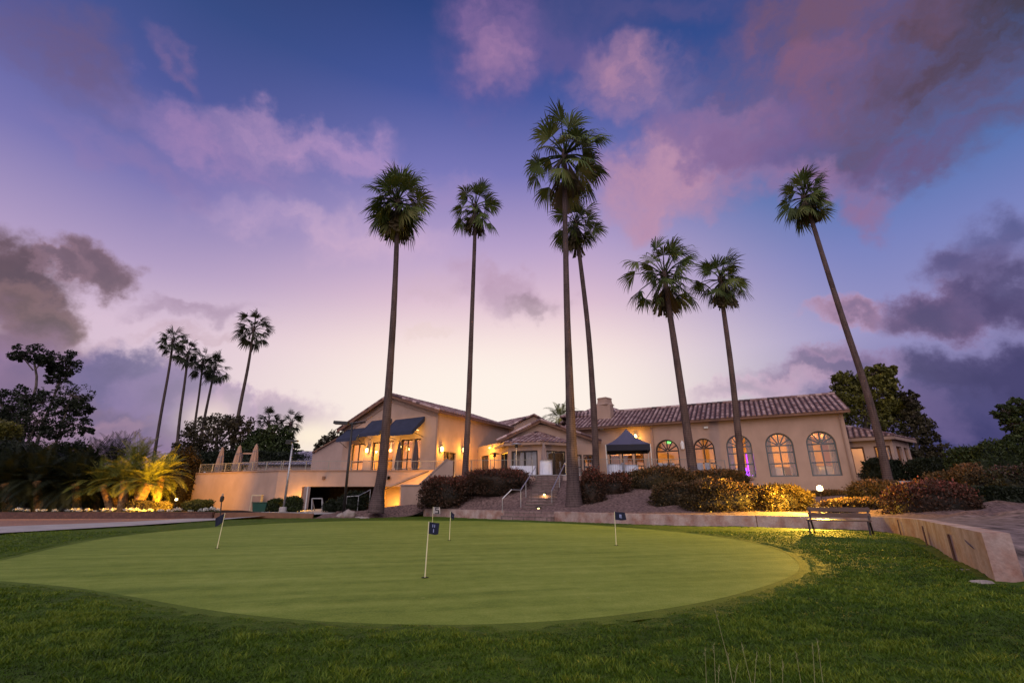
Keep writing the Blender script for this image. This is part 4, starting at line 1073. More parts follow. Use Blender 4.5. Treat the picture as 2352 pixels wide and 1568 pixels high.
pp = [at(u, v, PY) for u, v in [(921, 1166), (921, 1115), (962, 1115), (1028, 1055), (1041, 1058), (1041, 1110), (1041, 1150)]]
pp[0].z = .25; pp[-1].z = .6; pp[-2].z = 1.4
mb = MB(); n = len(pp); f0 = [Vector((p.x, PY - .1, p.z)) for p in pp]; f1 = [Vector((p.x, PY + .1, p.z)) for p in pp]
mb.add(f0 + f1, [tuple(range(n)), tuple(range(n, 2 * n))[::-1]] + [(i, i + n, (i + 1) % n + n, (i + 1) % n) for i in range(n)])
mb.build('stair_parapet', M['stucco'], deck)
mb = MB(); mb.bar(f0[2] + Vector((0, .1, .04)), f0[3] + Vector((0, .1, .04)), .3, .09); mb.bar(f0[1] + Vector((0, .1, .04)), f0[2] + Vector((0, .1, .04)), .3, .09); mb.build('parapet_cap', M['stucco_pink'], deck)
mb = MB(); x0, x1 = FD.p(o_d, 0).x, -4.45; ns = 14
for i in range(ns): mb.box((x0 + (x1 - x0) * (i + .5) / ns, 34.4, .3 + (T - .3) * (i + 1) / ns / 2), ((x1 - x0) / ns, 1.08, (T - .3) * (i + 1) / ns))
mb.build('stair_flight', M['stucco'], deck)
mb = MB(); a = FD.p(o_d - 1.1, 1.75, .09); b = FD.p(xs_(985, 1085), 3.0, .09); mb.tube([a, b], .025, 6); mb.tube([a, a - FD.n * .09], .02, 6); mb.tube([b, b - FD.n * .09], .02, 6); mb.build('handrail', M['metal_dark'], deck)
for f in (.25, .6, .9):
    x = x0 + (x1 - x0) * f; z = .3 + (T - .3) * f
    light('stair_light', (x, 34.05, z + .5), 90, (1.0, .50, .07), .06, deck)
    mb = MB(); mb.box((x, PY + .12, z + .5), (.2, .04, .1)); mb.build('step_light', M['bulb_amber'], deck)
# small fittings on the deck face
mb = MB()
for u, v in [(1125, 1103), (893, 1104), (744, 1101)]:
    p = FD.p(xs_(u if u < 1000 else 893, v), 2.55, .07); mb.box(p, (.18, .14, .22))
mb.build('vent_box', M['fascia'], deck)
# warm wash on the deck face from a lamp hidden in the shrubs
# ------------------------------------------------------------------ palms
def fan_crown(R, n, seed, low=-70, dens=20, pet=.50, wind=(0, 0, 0), top=86, blade=1.0, spread=112, droop=.35, stiff=.0):
    """crown of fan fronds around the origin: a curved stalk and a pleated blade split into hanging fingers"""
    rr = random.Random(seed); V = []; Q = []; Tt = []; VAR = []
    W = Vector(wind)
    def tri(a, b, c, var):
        o = len(V); V.extend([a, b, c]); VAR.extend([var] * 3); Tt.append((o, o + 1, o + 2))
    def quad(a, b, c, d, var):
        o = len(V); V.extend([a, b, c, d]); VAR.extend([var] * 4); Q.append((o, o + 1, o + 2, o + 3))
    for i in range(n):
        f = (i + .5) / n
        az = i * 2.39996 + rr.uniform(-.55, .55)
        el = radians(top - (top - low) * f ** .85 + rr.uniform(-15, 15))
        d = (Vector((cos(el) * cos(az), cos(el) * sin(az), sin(el))) + W).normalized()
        Lp = R * pet * rr.uniform(.62, 1.22); Lb = R * (1 - pet) * rr.uniform(.78, 1.15) * blade * 1.08; spr = radians(spread * rr.uniform(.62, .98))
        p0 = Vector((0, 0, -.10 * R * f)); sag = .25 * cos(el) * Lp
        p1 = p0 + d * Lp * .55 + Z * sag * .18; p2 = p0 + d * Lp - Z * sag * .35
        var = .25 + .45 * rr.random() + (.0 if f < .8 else .25 * rr.random())
        ax = (p2 - p1).normalized()
        side = ax.cross(Z)
        if side.length < .2: side = ax.cross(Vector((cos(az + 1), sin(az + 1), 0)))
        side.normalize(); roll = rr.uniform(-1.1, 1.1); nr = side.cross(ax)
        side = (side * cos(roll) + nr * sin(roll)).normalized(); nr = side.cross(ax).normalized()
        # stalk
        w = .016 * R + .008
        for a, b, wa, wb in ((p0, p1, w, w * .8), (p1, p2, w * .8, w * .5)):
            quad(a - side * wa, a + side * wa, b + side * wb, b - side * wb, .15)
            quad(a - nr * wa, a + nr * wa, b + nr * wb, b - nr * wb, .15)
        da = 2 * spr / dens; fold = rr.uniform(.10, .55)
        for k in range(dens):
            a = -spr + da * (k + .5) + rr.uniform(-.04, .04)
            fl = Lb * (.70 + .30 * cos(a)) * rr.uniform(.82, 1.08)
            dk = ax * cos(a) + side * sin(a) - nr * (.08 + fold * abs(sin(a)))
            dk.normalize()
            wv = (side * cos(a) - ax * sin(a)); hw = .46 * fl * tan(da / 2) * 1.08
            down = Z * -1
            q1 = p2 + dk * fl * .46
            d2 = (dk + down * droop * rr.uniform(.4, 1.2)).normalized(); q2 = q1 + d2 * fl * .30
            d3 = (dk * .7 + down * (droop * 2.4) * rr.uniform(.3, 1.2) + W * .6).normalized(); q3 = q2 + d3 * fl * .30
            vv = min(1, max(0, var + rr.uniform(-.12, .12)))
            tri(p2, q1 - wv * hw + nr * hw * .3, q1 + wv * hw, vv)
            quad(q1 - wv * hw + nr * hw * .3, q1 + wv * hw, q2 + wv * hw * .62, q2 - wv * hw * .62, vv)
            tri(q2 - wv * hw * .62, q2 + wv * hw * .62, q3, vv)
    return V, Q, Tt, VAR
def skirt(R, n, seed, h0=-.15, h1=-.9):
    """dead fronds hanging flat against the trunk"""
    rr = random.Random(seed); V = []; Q = []; Tt = []; VAR = []
    for i in range(n):
        az = rr.uniform(0, 2 * pi); z0 = R * rr.uniform(h1 * .55, h0); L = R * rr.uniform(.35, .6)
        o = Vector((cos(az), sin(az), 0)); s = Vector((-sin(az), cos(az), 0))
        p = o * .10 * R + Z * z0; t = p + o * rr.uniform(.08, .22) * R - Z * L * .45
        for k in range(7):
            a = (k - 3) * .22; e = t + s * sin(a) * L * .5 + o * rr.uniform(-.02, .08) * R - Z * L * rr.uniform(.4, .65)
            b = len(V); V.extend([p - s * .015 * R, p + s * .015 * R, e + s * .03 * R, e - s * .03 * R]); VAR.extend([rr.random()] * 4); Q.append((b, b + 1, b + 2, b + 3))
    return V, Q, Tt, VAR
def palm(label, trunk_px, Y, R, n, seed, group, far=False, hub=None, base_z=None, dead=0, **kw):
    """trunk_px: (u, v, width) from the top down"""
    pts = [at(u, v, Y) for u, v, w in trunk_px]; rad = [.42 * w * pxm(u, v, Y) for u, v, w in trunk_px]
    if base_z is not None:
        d = (pts[-1] - pts[-2]).normalized()
        if d.z < -.2 and pts[-1].z > base_z: pts.append(pts[-1] + d * ((base_z - pts[-1].z) / d.z)); rad.append(rad[-1] * 1.05)
    root = thing('palm_tree', label, 'palm tree', tuple(pts[-1]), group)
    N = 60; idx = np.linspace(0, len(pts) - 1, N)
    P = smooth_path(pts, N); Rr = [interp(range(len(rad)), rad, x) for x in idx]
    rr = random.Random(seed)
    Rr = [r * (1 + rr.uniform(-.025, .025)) for r in Rr]
    mb = MB(); mb.tube(P, Rr, 14); mb.build('trunk', M['trunk_far' if far else 'trunk'], root, smooth=True)
    V, Q, Tt, VAR = fan_crown(R, n, seed, **kw)
    top = P[0]
    V = [v + top for v in V]
    np_mesh('crown', [tuple(v) for v in V], quads=Q, tris=Tt, m=M['palm_far' if far else 'palm_leaf'], parent=root, var=VAR)
    if dead:
        V, Q, Tt, VAR = skirt(R, dead, seed + 5); V = [v + top for v in V]
        np_mesh('dead_fronds', [tuple(v) for v in V], quads=Q, m=M['palm_dead'], parent=root, var=VAR)
    # leaf-base boot under the crown
    mb = MB(); mb.lathe(top, [(Rr[0] * 1.0, -.16 * R), (Rr[0] * 1.9, -.05 * R), (Rr[0] * 1.7, .04 * R), (Rr[0] * .5, .12 * R)], 9); mb.build('crown_boot', M['trunk'], root)
    return root
GP = 'tall fan palms in front of the clubhouse'
def R_(r, u, v, Y): return r * pxm(u, v, Y)
palm('fan palm with dense round crown rising beside the deck stairs', [(912, 462, 11), (911, 560, 13), (905, 700, 16), (897, 830, 19), (888, 960, 23), (878, 1080, 27), (870, 1130, 32), (866, 1158, 42)], 31, R_(94, 912, 470, 31), 50, 11, GP, dead=26, dens=22, pet=.46, low=-72, droop=.32, base_z=.3)
palm('slim fan palm with sparse small crown, second tallest by the gabled hall', [(1092, 474, 8), (1090, 560, 10), (1083, 750, 12), (1076, 940, 15), (1069, 1070, 17), (1067, 1100, 18)], 33.5, R_(72, 1092, 475, 33.5), 27, 12, GP, dead=10, pet=.52, low=-62, base_z=1.8)
palm('tallest fan palm with thick flared trunk standing beside the garden steps', [(1297, 352, 10), (1297, 450, 13), (1302, 700, 17), (1308, 880, 22), (1313, 1030, 29), (1317, 1120, 38), (1319, 1165, 52), (1320, 1192, 68), (1320, 1198, 78)], 27.2, R_(126, 1295, 370, 27.2), 34, 13, GP, dead=8, pet=.56, low=-58, wind=(.14, 0, 0), droop=.40, base_z=-.05)
palm('fan palm whose crown sits just under the tallest palm crown', [(1322, 512, 9), (1329, 570, 11), (1350, 750, 14), (1363, 930, 17), (1369, 1060, 18), (1370, 1088, 19)], 32.5, R_(76, 1322, 500, 32.5), 34, 14, GP, dead=12, low=-66, wind=(.10, 0, 0), base_z=2.0)
palm('fan palm with wide open crown standing behind the marquee edge', [(1526, 630, 12), (1534, 690, 14), (1555, 830, 18), (1574, 960, 21), (1587, 1050, 24), (1592, 1080, 26)], 32, R_(104, 1527, 640, 32), 38, 15, GP, dead=8, pet=.56, low=-60, wind=(.08, 0, 0), droop=.45, base_z=1.9)
palm('fan palm with windswept crown and full skirt before the third arched window', [(1655, 640, 9), (1659, 690, 11), (1679, 840, 14), (1693, 970, 17), (1703, 1070, 19), (1706, 1100, 20)], 31, R_(80, 1655, 640, 31), 34, 16, GP, dead=20, pet=.52, low=-72, wind=(.14, 0, .04), base_z=1.6)
palm('leaning fan palm with compact round crown beside the corner annex', [(1847, 452, 9), (1864, 505, 11), (1895, 605, 12), (1940, 745, 15), (1985, 880, 17), (2018, 1000, 20), (2034, 1075, 22), (2041, 1108, 25)], 29.5, R_(74, 1848, 455, 29.5), 38, 17, GP, dead=22, dens=20, pet=.48, low=-74, wind=(.06, 0, 0), droop=.34, base_z=1.3)
GD = 'dark silhouetted fan palms beyond the planting bed'
for lab, tp, Y, r, n, sd in [
    ('silhouetted fan palm, tallest of the four grouped beyond the planting bed', [(398, 780, 5), (388, 850, 6), (370, 950, 7), (352, 1060, 8)], 78, 40, 24, 31),
    ('silhouetted fan palm standing second in the grouped row beyond the bed', [(433, 810, 5), (424, 880, 6), (413, 960, 7), (404, 1050, 8)], 80, 40, 24, 32),
    ('silhouetted fan palm standing third in the grouped row, crown touching its neighbours', [(466, 832, 4), (458, 900, 5), (447, 980, 6), (444, 1030, 6)], 86, 40, 26, 33),
    ('silhouetted fan palm with drooping fronds ending the grouped row of four', [(494, 845, 5), (480, 910, 6), (464, 990, 7), (460, 1030, 7)], 84, 42, 26, 34),
    ('lone silhouetted fan palm standing taller apart from the grouped four', [(583, 755, 5), (570, 840, 7), (550, 940, 9), (530, 1050, 12)], 66, 50, 28, 35),
    ('small far fan palm half sunk in the dense dark trees behind the deck', [(617, 968, 6), (619, 1010, 8), (620, 1050, 8)], 70, 34, 26, 36),
    ('small far fan palm showing its whole crown at the end of dense trees', [(668, 972, 6), (664, 1010, 8), (662, 1050, 8)], 70, 36, 26, 37)]:
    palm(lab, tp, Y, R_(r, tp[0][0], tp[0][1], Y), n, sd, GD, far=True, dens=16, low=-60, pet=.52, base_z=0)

# ------------------------------------------------------------------ leaf clouds
RG = np.random.default_rng(5)
def leaf_quads(C, size, var, flat=.0, aspect=.45, outward=None):
    """one pointed leaf per centre"""
    n = len(C)
    a = RG.normal(size=(n, 3)); 
    if outward is not None: a = a * .8 + outward * .9
    a /= np.linalg.norm(a, axis=1, keepdims=True) + 1e-9
    b = RG.normal(size=(n, 3)); b -= a * (a * b).sum(1, keepdims=True); b /= np.linalg.norm(b, axis=1, keepdims=True) + 1e-9
    s = size * RG.uniform(.6, 1.3, (n, 1))
    V = np.stack([C - a * s, C + b * s * aspect, C + a * s, C - b * s * aspect], 1).reshape(-1, 3)
    Q = np.arange(n * 4).reshape(n, 4)
    return V, Q, np.repeat(var, 4)
def lump(d, seed, k=2.2, amp=.22):
    out = np.zeros(len(d))
    for j in range(5):
        rs = np.random.default_rng(seed * 17 + j); f = rs.normal(size=3) * k * (1 + .6 * j); ph = rs.uniform(0, 6.28)
        out += np.sin(d @ f + ph) / (1 + .7 * j)
    return 1 + amp * out / 2.2
def bush(name, label, cat, u0, u1, v0, v1, Y, m, seed, group=None, n=5200, leaf=.075, depth=.75, amp=.24, redtop=.75, base=None, core=True):
    """rounded shrub filling the survey box u0..u1, v0..v1 at distance Y"""
    pt = at((u0 + u1) / 2, v0, Y); pb = at((u0 + u1) / 2, v1, Y)
    k = pxm((u0 + u1) / 2, (v0 + v1) / 2, Y)
    hx = (u1 - u0) / 2 * k; zb = pb.z if base is None else base; hz = (pt.z - zb); c = np.array([pt.x, Y, zb + hz * .42])
    d = RG.normal(size=(n, 3)); d /= np.linalg.norm(d, axis=1, keepdims=True)
    d[:, 2] = np.where(d[:, 2] < -.55, -d[:, 2], d[:, 2])
    lm = lump(d, seed, amp=amp)
    r = lm * np.where(RG.random(n) < .07, RG.uniform(1.0, 1.18, n), RG.uniform(.80, 1.07, n) ** .7)
    sc = np.array([hx, hx * depth, hz * .58]) * .97
    # a hedge is squarer than an egg
    e = np.sign(d) * np.abs(d) ** .8
    P = c + e * r[:, None] * sc
    P[:, 2] = np.maximum(P[:, 2], zb + .02)
    hgt = (P[:, 2] - zb) / (hz + 1e-6)
    var = np.clip(RG.uniform(0, .62, n) + redtop * np.clip(hgt - .45, 0, 1) * RG.uniform(.3, 1.3, n), 0, 1)
    root = thing(name, label, cat, (c[0], c[1], zb), group)
    nv = d / sc; nv /= np.linalg.norm(nv, axis=1, keepdims=True)
    V, Q, va = leaf_quads(P, leaf, var, outward=nv)
    np_mesh('foliage', V, quads=Q, m=M[m], parent=root, var=va)
    if core:
        bm = bmesh.new(); bmesh.ops.create_icosphere(bm, subdivisions=3, radius=1); dd = np.array([tuple(v.co) for v in bm.verts]); dd /= np.linalg.norm(dd, axis=1, keepdims=True)
        fs = [tuple(v.index for v in f.verts) for f in bm.faces]; bm.free()
        e = np.sign(dd) * np.abs(dd) ** .8; PP = c + e * (lump(dd, seed, amp=amp) * .80)[:, None] * sc; PP[:, 2] = np.maximum(PP[:, 2], zb)
        np_mesh('dark_core', PP, tris=fs, m=M[m], parent=root, var=RG.uniform(0, .25, len(PP)))  # inner core in dark leaf tones as painted shade, blocks see-through
    return root
def tree(name, label, cat, Y, blobs, trunk_px, m, seed, group=None, leaf=.16, per=900, clump=.34, dens=1.0, bark='bark', base_z=0):
    """blobs: (u, v, ru, rv) crown masses; trunk_px: list of limbs, each a list of (u, v, width)"""
    rs = np.random.default_rng(seed)
    b0 = at(trunk_px[0][-1][0], trunk_px[0][-1][1], Y); b0.z = base_z
    root = thing(name, label, cat, tuple(b0), group)
    mb = MB()
    for i, limb in enumerate(trunk_px):
        P = [at(u, v, Y + (0 if j == len(limb) - 1 else rs.uniform(-.6, .6))) for j, (u, v, w) in enumerate(limb)]; R = [max(.02, .5 * w * pxm(u, v, Y)) for u, v, w in limb]
        if i == 0 and P[-1].z > base_z: P.append(Vector((P[-1].x, P[-1].y, base_z))); R.append(R[-1] * 1.15)
        SP_ = smooth_path(P, 12); mb.tube(SP_, [interp(range(len(R)), R, x) for x in np.linspace(0, len(R) - 1, 12)], 7)
    Cs = []; Vr = []
    for (u, v, ru, rv) in blobs:
        c = at(u, v, Y); k = pxm(u, v, Y); a = np.array([ru * k, max(ru, rv) * k * .85, rv * k])
        nsub = max(5, int(13 * dens * (ru * rv) ** .35 / 3))
        for _ in range(nsub):
            d = rs.normal(size=3); d /= np.linalg.norm(d); q = np.array(c) + d * a * rs.uniform(.35, 1.0) ** .6
            q[1] += 0
            sr = clump * float(a.mean()) * rs.uniform(.5, 1.15)
            nn = max(12, int(per * dens / nsub * (sr / (clump * a.mean()))))
            g = rs.normal(size=(nn, 3)); g /= np.linalg.norm(g, axis=1, keepdims=True); g *= sr * rs.uniform(.2, 1.0, (nn, 1)) ** .5; g[:, 2] *= .75
            Cs.append(q + g); Vr.append(np.clip(rs.uniform(0, .55) + rs.uniform(0, .45, nn) * (g[:, 2] / sr * .5 + .6), 0, 1))
            # twig
            if rs.random() < .55: mb.tube([c, tuple(q)], [.018 * float(a.mean()) + .015, .01], 4, cap=False)
    mb.build('trunk', M[bark], root)
    C = np.concatenate(Cs); var = np.concatenate(Vr)
    V, Q, va = leaf_quads(C, leaf, var, aspect=.5)
    np_mesh('crown', V, quads=Q, m=M[m], parent=root, var=va)
    return root

# --- trees at the far side of the planting bed
GT = 'open crowned trees beyond the planting bed'
tree('umbrella_tree', 'thin open tree with flat topped crown, tallest beyond the planting bed', 'tree', 55, [(72, 812, 42, 20), (46, 820, 22, 12), (104, 826, 24, 16), (60, 908, 40, 22), (100, 925, 34, 30)], [[(78, 830, 4), (84, 880, 5), (62, 960, 7), (44, 1040, 9)], [(60, 905, 3), (72, 930, 4)], [(100, 905, 2), (68, 950, 4)], [(52, 820, 2), (76, 850, 3)], [(100, 826, 2), (80, 850, 3)]], 'leaf_dark', 41, GT, leaf=.15, per=1250, clump=.29, dens=1.0)
tree('umbrella_tree', 'thin tree with leaning crown joined to the flat topped tree', 'tree', 57, [(146, 828, 34, 26), (160, 846, 26, 20), (132, 866, 26, 22), (122, 850, 16, 14)], [(lambda: [(146, 845, 3), (128, 900, 5), (100, 970, 6), (78, 1040, 8)])(), [(165, 850, 2), (140, 880, 3)]], 'leaf_dark', 42, GT, leaf=.15, per=1250, clump=.29, dens=1.0)
tree('umbrella_tree', 'small open tree with two slim stems nearer the grouped palms', 'tree', 52, [(166, 908, 40, 30), (186, 940, 24, 16), (150, 936, 28, 22), (170, 975, 34, 22), (196, 990, 18, 10)], [[(160, 915, 3), (148, 960, 4), (130, 1010, 5), (124, 1050, 6)], [(170, 920, 2), (156, 960, 3), (138, 1010, 4)], [(180, 975, 2), (136, 1000, 3)]], 'leaf_dark', 43, GT, leaf=.14, per=1250, clump=.29, dens=1.0)
tree('umbrella_tree', 'bushy dark tree cut off by the picture edge above the shrubbery', 'tree', 50, [(6, 930, 30, 34), (34, 950, 34, 26), (88, 966, 46, 30), (50, 985, 40, 24), (130, 990, 34, 18), (0, 975, 30, 24)], [[(40, 950, 4), (44, 1000, 6), (40, 1050, 8)], [(90, 965, 3), (60, 1020, 5)], [(10, 940, 3), (36, 1000, 4)]], 'leaf_dark', 44, GT, leaf=.14, per=1300, clump=.29, dens=1.0)
GB = 'background trees behind the deck'
tree('broadleaf_tree', 'loose brownish tree with sky showing through behind the low deck wall', 'tree', 62, [(470, 985, 42, 28), (510, 975, 40, 26), (548, 972, 34, 20), (440, 1010, 34, 26), (500, 1015, 56, 28), (556, 1000, 26, 22), (430, 1035, 40, 20), (480, 1045, 60, 20)], [[(500, 985, 5), (496, 1030, 8), (494, 1060, 10)], [(460, 985, 3), (490, 1020, 5)], [(545, 975, 3), (505, 1015, 5)]], 'leaf_brown', 45, GB, leaf=.19, per=1100)
tree('broadleaf_tree', 'dense dark green round tree beneath the two small far palms', 'tree', 60, [(600, 1012, 36, 30), (636, 1006, 36, 30), (620, 1030, 60, 30), (576, 1030, 26, 24), (660, 1030, 24, 24), (610, 1050, 70, 20), (688, 1046, 20, 14)], [[(620, 1020, 8), (620, 1060, 12)]], 'leaf_green', 46, GB, leaf=.20, per=1500, dens=1.4)
tree('broadleaf_tree', 'olive tree peeping over the pavilion roof beside the gabled hall', 'tree', 66, [(752, 1010, 26, 16), (776, 1002, 24, 16), (740, 1030, 20, 16), (770, 1026, 30, 16), (712, 1046, 14, 8)], [[(760, 1015, 5), (758, 1060, 8)]], 'leaf_brown', 47, GB, leaf=.18, per=800)
GR = 'trees at the annex end of the clubhouse'
tree('broadleaf_tree', 'large olive green tree towering over the corner annex roof', 'tree', 44, [(1945, 880, 34, 24), (1965, 900, 46, 40), (2005, 860, 30, 22), (2030, 868, 26, 24), (2046, 850, 14, 12), (2010, 905, 50, 44), (2056, 925, 30, 36), (1940, 930, 34, 40), (1985, 950, 60, 40), (2050, 965, 40, 34), (2086, 935, 16, 24)], [[(2000, 880, 6), (1996, 940, 12), (1992, 1010, 16)], [(1950, 890, 4), (1990, 940, 7)], [(2040, 870, 4), (2000, 930, 7)], [(2070, 940, 3), (2005, 970, 6)]], 'leaf_olive', 48, GR, leaf=.17, per=1500, dens=1.15)
tree('broadleaf_tree', 'slender dark tree with trailing branches behind the annex corner', 'tree', 42, [(2092, 916, 14, 22), (2100, 950, 20, 26), (2118, 985, 24, 30), (2098, 1000, 28, 36), (2140, 1020, 22, 36), (2120, 1050, 30, 26), (2090, 1050, 20, 24), (2152, 1050, 12, 22)], [[(2094, 920, 3), (2104, 990, 7), (2108, 1070, 10)], [(2140, 1000, 3), (2110, 1040, 5)]], 'leaf_brown', 49, GR, leaf=.15, per=1000)
tree('broadleaf_tree', 'ragged tree leaning in over the big green shrub at the picture edge', 'tree', 26, [(2310, 950, 24, 22), (2340, 935, 30, 22), (2330, 975, 26, 22), (2350, 1000, 30, 24), (2322, 1010, 14, 12), (2345, 1040, 20, 16), (2375, 960, 30, 40), (2380, 1030, 30, 30)], [[(2335, 950, 4), (2348, 1000, 7), (2356, 1080, 10), (2360, 1120, 12)], [(2305, 955, 2), (2345, 1005, 4)]], 'leaf_green', 50, GR, leaf=.10, per=900, base_z=1.0)

# --- clipped and loose shrubs
bush('hedge_bush', 'low hedge strip at the foot of the arched wing by the floodlight', 'hedge', 1852, 1966, 1126, 1152, 28.5, 'leaf_red_green', 60, 'rounded red tipped hedges on the bank', n=6000, leaf=.06, depth=.3)
GH = 'rounded red tipped hedges on the bank'
bush('hedge_bush', 'red tipped hedge at the foot of the sloping stair parapet', 'hedge', 968, 1094, 1098, 1168, 32.4, 'leaf_red', 61, GH, n=8500, leaf=.075)
bush('hedge_bush', 'tall red tipped hedge between the slim palm and the garden steps', 'hedge', 1066, 1218, 1077, 1140, 32.2, 'leaf_red', 62, GH, n=8000, leaf=.07)
bush('hedge_bush', 'dark red tipped hedge touching the tallest palm trunk above the low wall', 'hedge', 1328, 1386, 1082, 1170, 27.4, 'leaf_red', 63, GH, n=5000, leaf=.06)
bush('hedge_bush', 'round red tipped hedge beneath the terrace wall by the marquee', 'hedge', 1358, 1446, 1084, 1166, 29.0, 'leaf_red', 64, GH, n=6500, leaf=.065)
bush('hedge_bush', 'long bronze hedge running along the terrace beneath the marquee', 'hedge', 1420, 1590, 1074, 1150, 30.2, 'leaf_red_green', 65, GH, n=9500, leaf=.07, depth=.45)
bush('hedge_bush', 'bronze hedge swelling between the two palms before the arched windows', 'hedge', 1560, 1720, 1080, 1130, 29.8, 'leaf_red_green', 66, GH, n=8000, leaf=.07, depth=.45)
bush('hedge_bush', 'small rounded bronze hedge first along the straight low wall', 'hedge', 1490, 1600, 1108, 1180, 25.6, 'leaf_red_green', 67, GH, n=7000, leaf=.06)
bush('hedge_bush', 'big bronze hedge above the straight low wall, partly lit by floodlight', 'hedge', 1564, 1760, 1100, 1186, 23.6, 'leaf_red_green', 68, GH, n=12000, leaf=.06, depth=.55)
bush('hedge_bush', 'amber lit leafy hedge next to the bright garden floodlight', 'hedge', 1738, 1862, 1116, 1187, 22.8, 'leaf_lamplit', 69, GH, n=9500, leaf=.055, depth=.45)
bush('hedge_bush', 'low bronze hedge directly behind the park bench', 'hedge', 1876, 2044, 1142, 1194, 21.3, 'leaf_red_green', 70, GH, n=8000, leaf=.055, depth=.4, amp=.1)
bush('hedge_bush', 'mid sized bronze hedge below the pale ledge under the leaning palm', 'hedge', 1952, 2062, 1104, 1158, 24.5, 'leaf_red_green', 71, GH, n=7500, leaf=.06)
bush('hedge_bush', 'largest dark red hedge bulging over the curving garden wall', 'hedge', 2032, 2238, 1106, 1212, 19.0, 'leaf_red', 72, GH, n=13000, leaf=.055, depth=.6)
bush('hedge_bush', 'bronze hedge standing behind the largest dark red hedge', 'hedge', 2140, 2270, 1074, 1142, 24.5, 'leaf_red_green', 73, GH, n=7500, leaf=.065)
GS = 'dark shrubs round the annex'
bush('shrub', 'dark clipped shrub under the annex window behind the leaning palm', 'shrub', 1978, 2068, 1054, 1108, 31.5, 'leaf_dark', 74, GS, n=6000, leaf=.07, redtop=.2)
bush('shrub', 'dark clipped shrub past the annex corner above the pale ledge', 'shrub', 2078, 2172, 1052, 1106, 30.5, 'leaf_dark', 75, GS, n=6000, leaf=.07, redtop=.2)
bush('shrub', 'broad domed green shrub on the skyline beyond the annex', 'shrub', 2168, 2345, 1018, 1122, 26.5, 'leaf_green', 76, GS, n=12000, leaf=.075, redtop=.25)
bush('shrub', 'shrub dotted with pink flowers at the picture edge', 'flowering shrub', 2268, 2372, 1066, 1150, 22.0, 'leaf_pink', 77, GS, n=7000, leaf=.06, redtop=.5)
bush('shrub', 'low dark green shrub spreading above the dirt slope', 'shrub', 2200, 2380, 1118, 1160, 20.0, 'leaf_dark', 78, GS, n=7500, leaf=.06, redtop=.2, depth=.4)
GL = 'shrubs in the planting bed'
bush('shrub', 'long dark hedge on the skyline behind the folded parasols', 'hedge', 440, 720, 1038, 1090, 56, 'leaf_dark', 182, GB, n=9000, leaf=.16, redtop=.2, depth=.3)
bush('shrub', 'dark round shrub filling the corner of the planting bed', 'shrub', -60, 120, 1010, 1172, 33, 'leaf_dark', 79, GL, n=11000, leaf=.10, redtop=.1)
bush('shrub', 'dark shrub merging with the cycad fronds in the planting bed', 'shrub', 80, 230, 1020, 1172, 34.5, 'leaf_dark', 80, GL, n=10000, leaf=.10, redtop=.1)
bush('shrub', 'dark thicket behind the glowing cycad clump', 'shrub', 214, 330, 1062, 1172, 36.0, 'leaf_dark', 180, GL, n=9000, leaf=.10, redtop=.1)
bush('shrub', 'brown thicket between the cycad clump and the amber lit hedge', 'shrub', 312, 424, 1076, 1172, 36.5, 'leaf_brown', 181, GL, n=9000, leaf=.10, redtop=.1)
bush('shrub', 'olive shrub catching light beneath the bushy edge tree', 'shrub', -30, 44, 972, 1040, 36, 'leaf_olive', 81, GL, n=4500, leaf=.10, redtop=.4)
bush('shrub', 'amber lit hedge rising against the far end of the deck wall', 'hedge', 388, 470, 1036, 1176, 39, 'leaf_lamplit', 82, GL, n=7000, leaf=.10, redtop=.1)
bush('shrub', 'low rounded golden shrub beside the glowing bed spotlight', 'shrub', 428, 492, 1148, 1174, 29.6, 'leaf_olive', 83, GL, n=4500, leaf=.05, redtop=.4)
bush('shrub', 'low golden ground shrub between the cycad trunks and border flowers', 'shrub', 290, 395, 1150, 1174, 30.6, 'leaf_brown', 84, GL, n=5500, leaf=.05, redtop=.4, depth=.35)
bush('shrub', 'leafy green shrub at the foot of the grey lamp post', 'shrub', 655, 698, 1142, 1174, 33.2, 'leaf_green', 85, GL, n=3500, leaf=.06, redtop=.4, base=.3)
bush('shrub', 'small leafy shrub against the deck corner beside the lamp post', 'shrub', 618, 652, 1146, 1174, 33.6, 'leaf_green', 86, GL, n=3000, leaf=.06, redtop=.4, base=.3)
bush('shrub', 'dark shrub in front of the open bay below the deck', 'shrub', 778, 852, 1130, 1172, 32.6, 'leaf_dark', 87, GL, n=4500, leaf=.06, redtop=.25, base=.3)
bush('shrub', 'small dark shrub beside the metal stand under the deck', 'shrub', 745, 786, 1148, 1172, 33.0, 'leaf_dark', 88, GL, n=2500, leaf=.06, redtop=.25, base=.3)

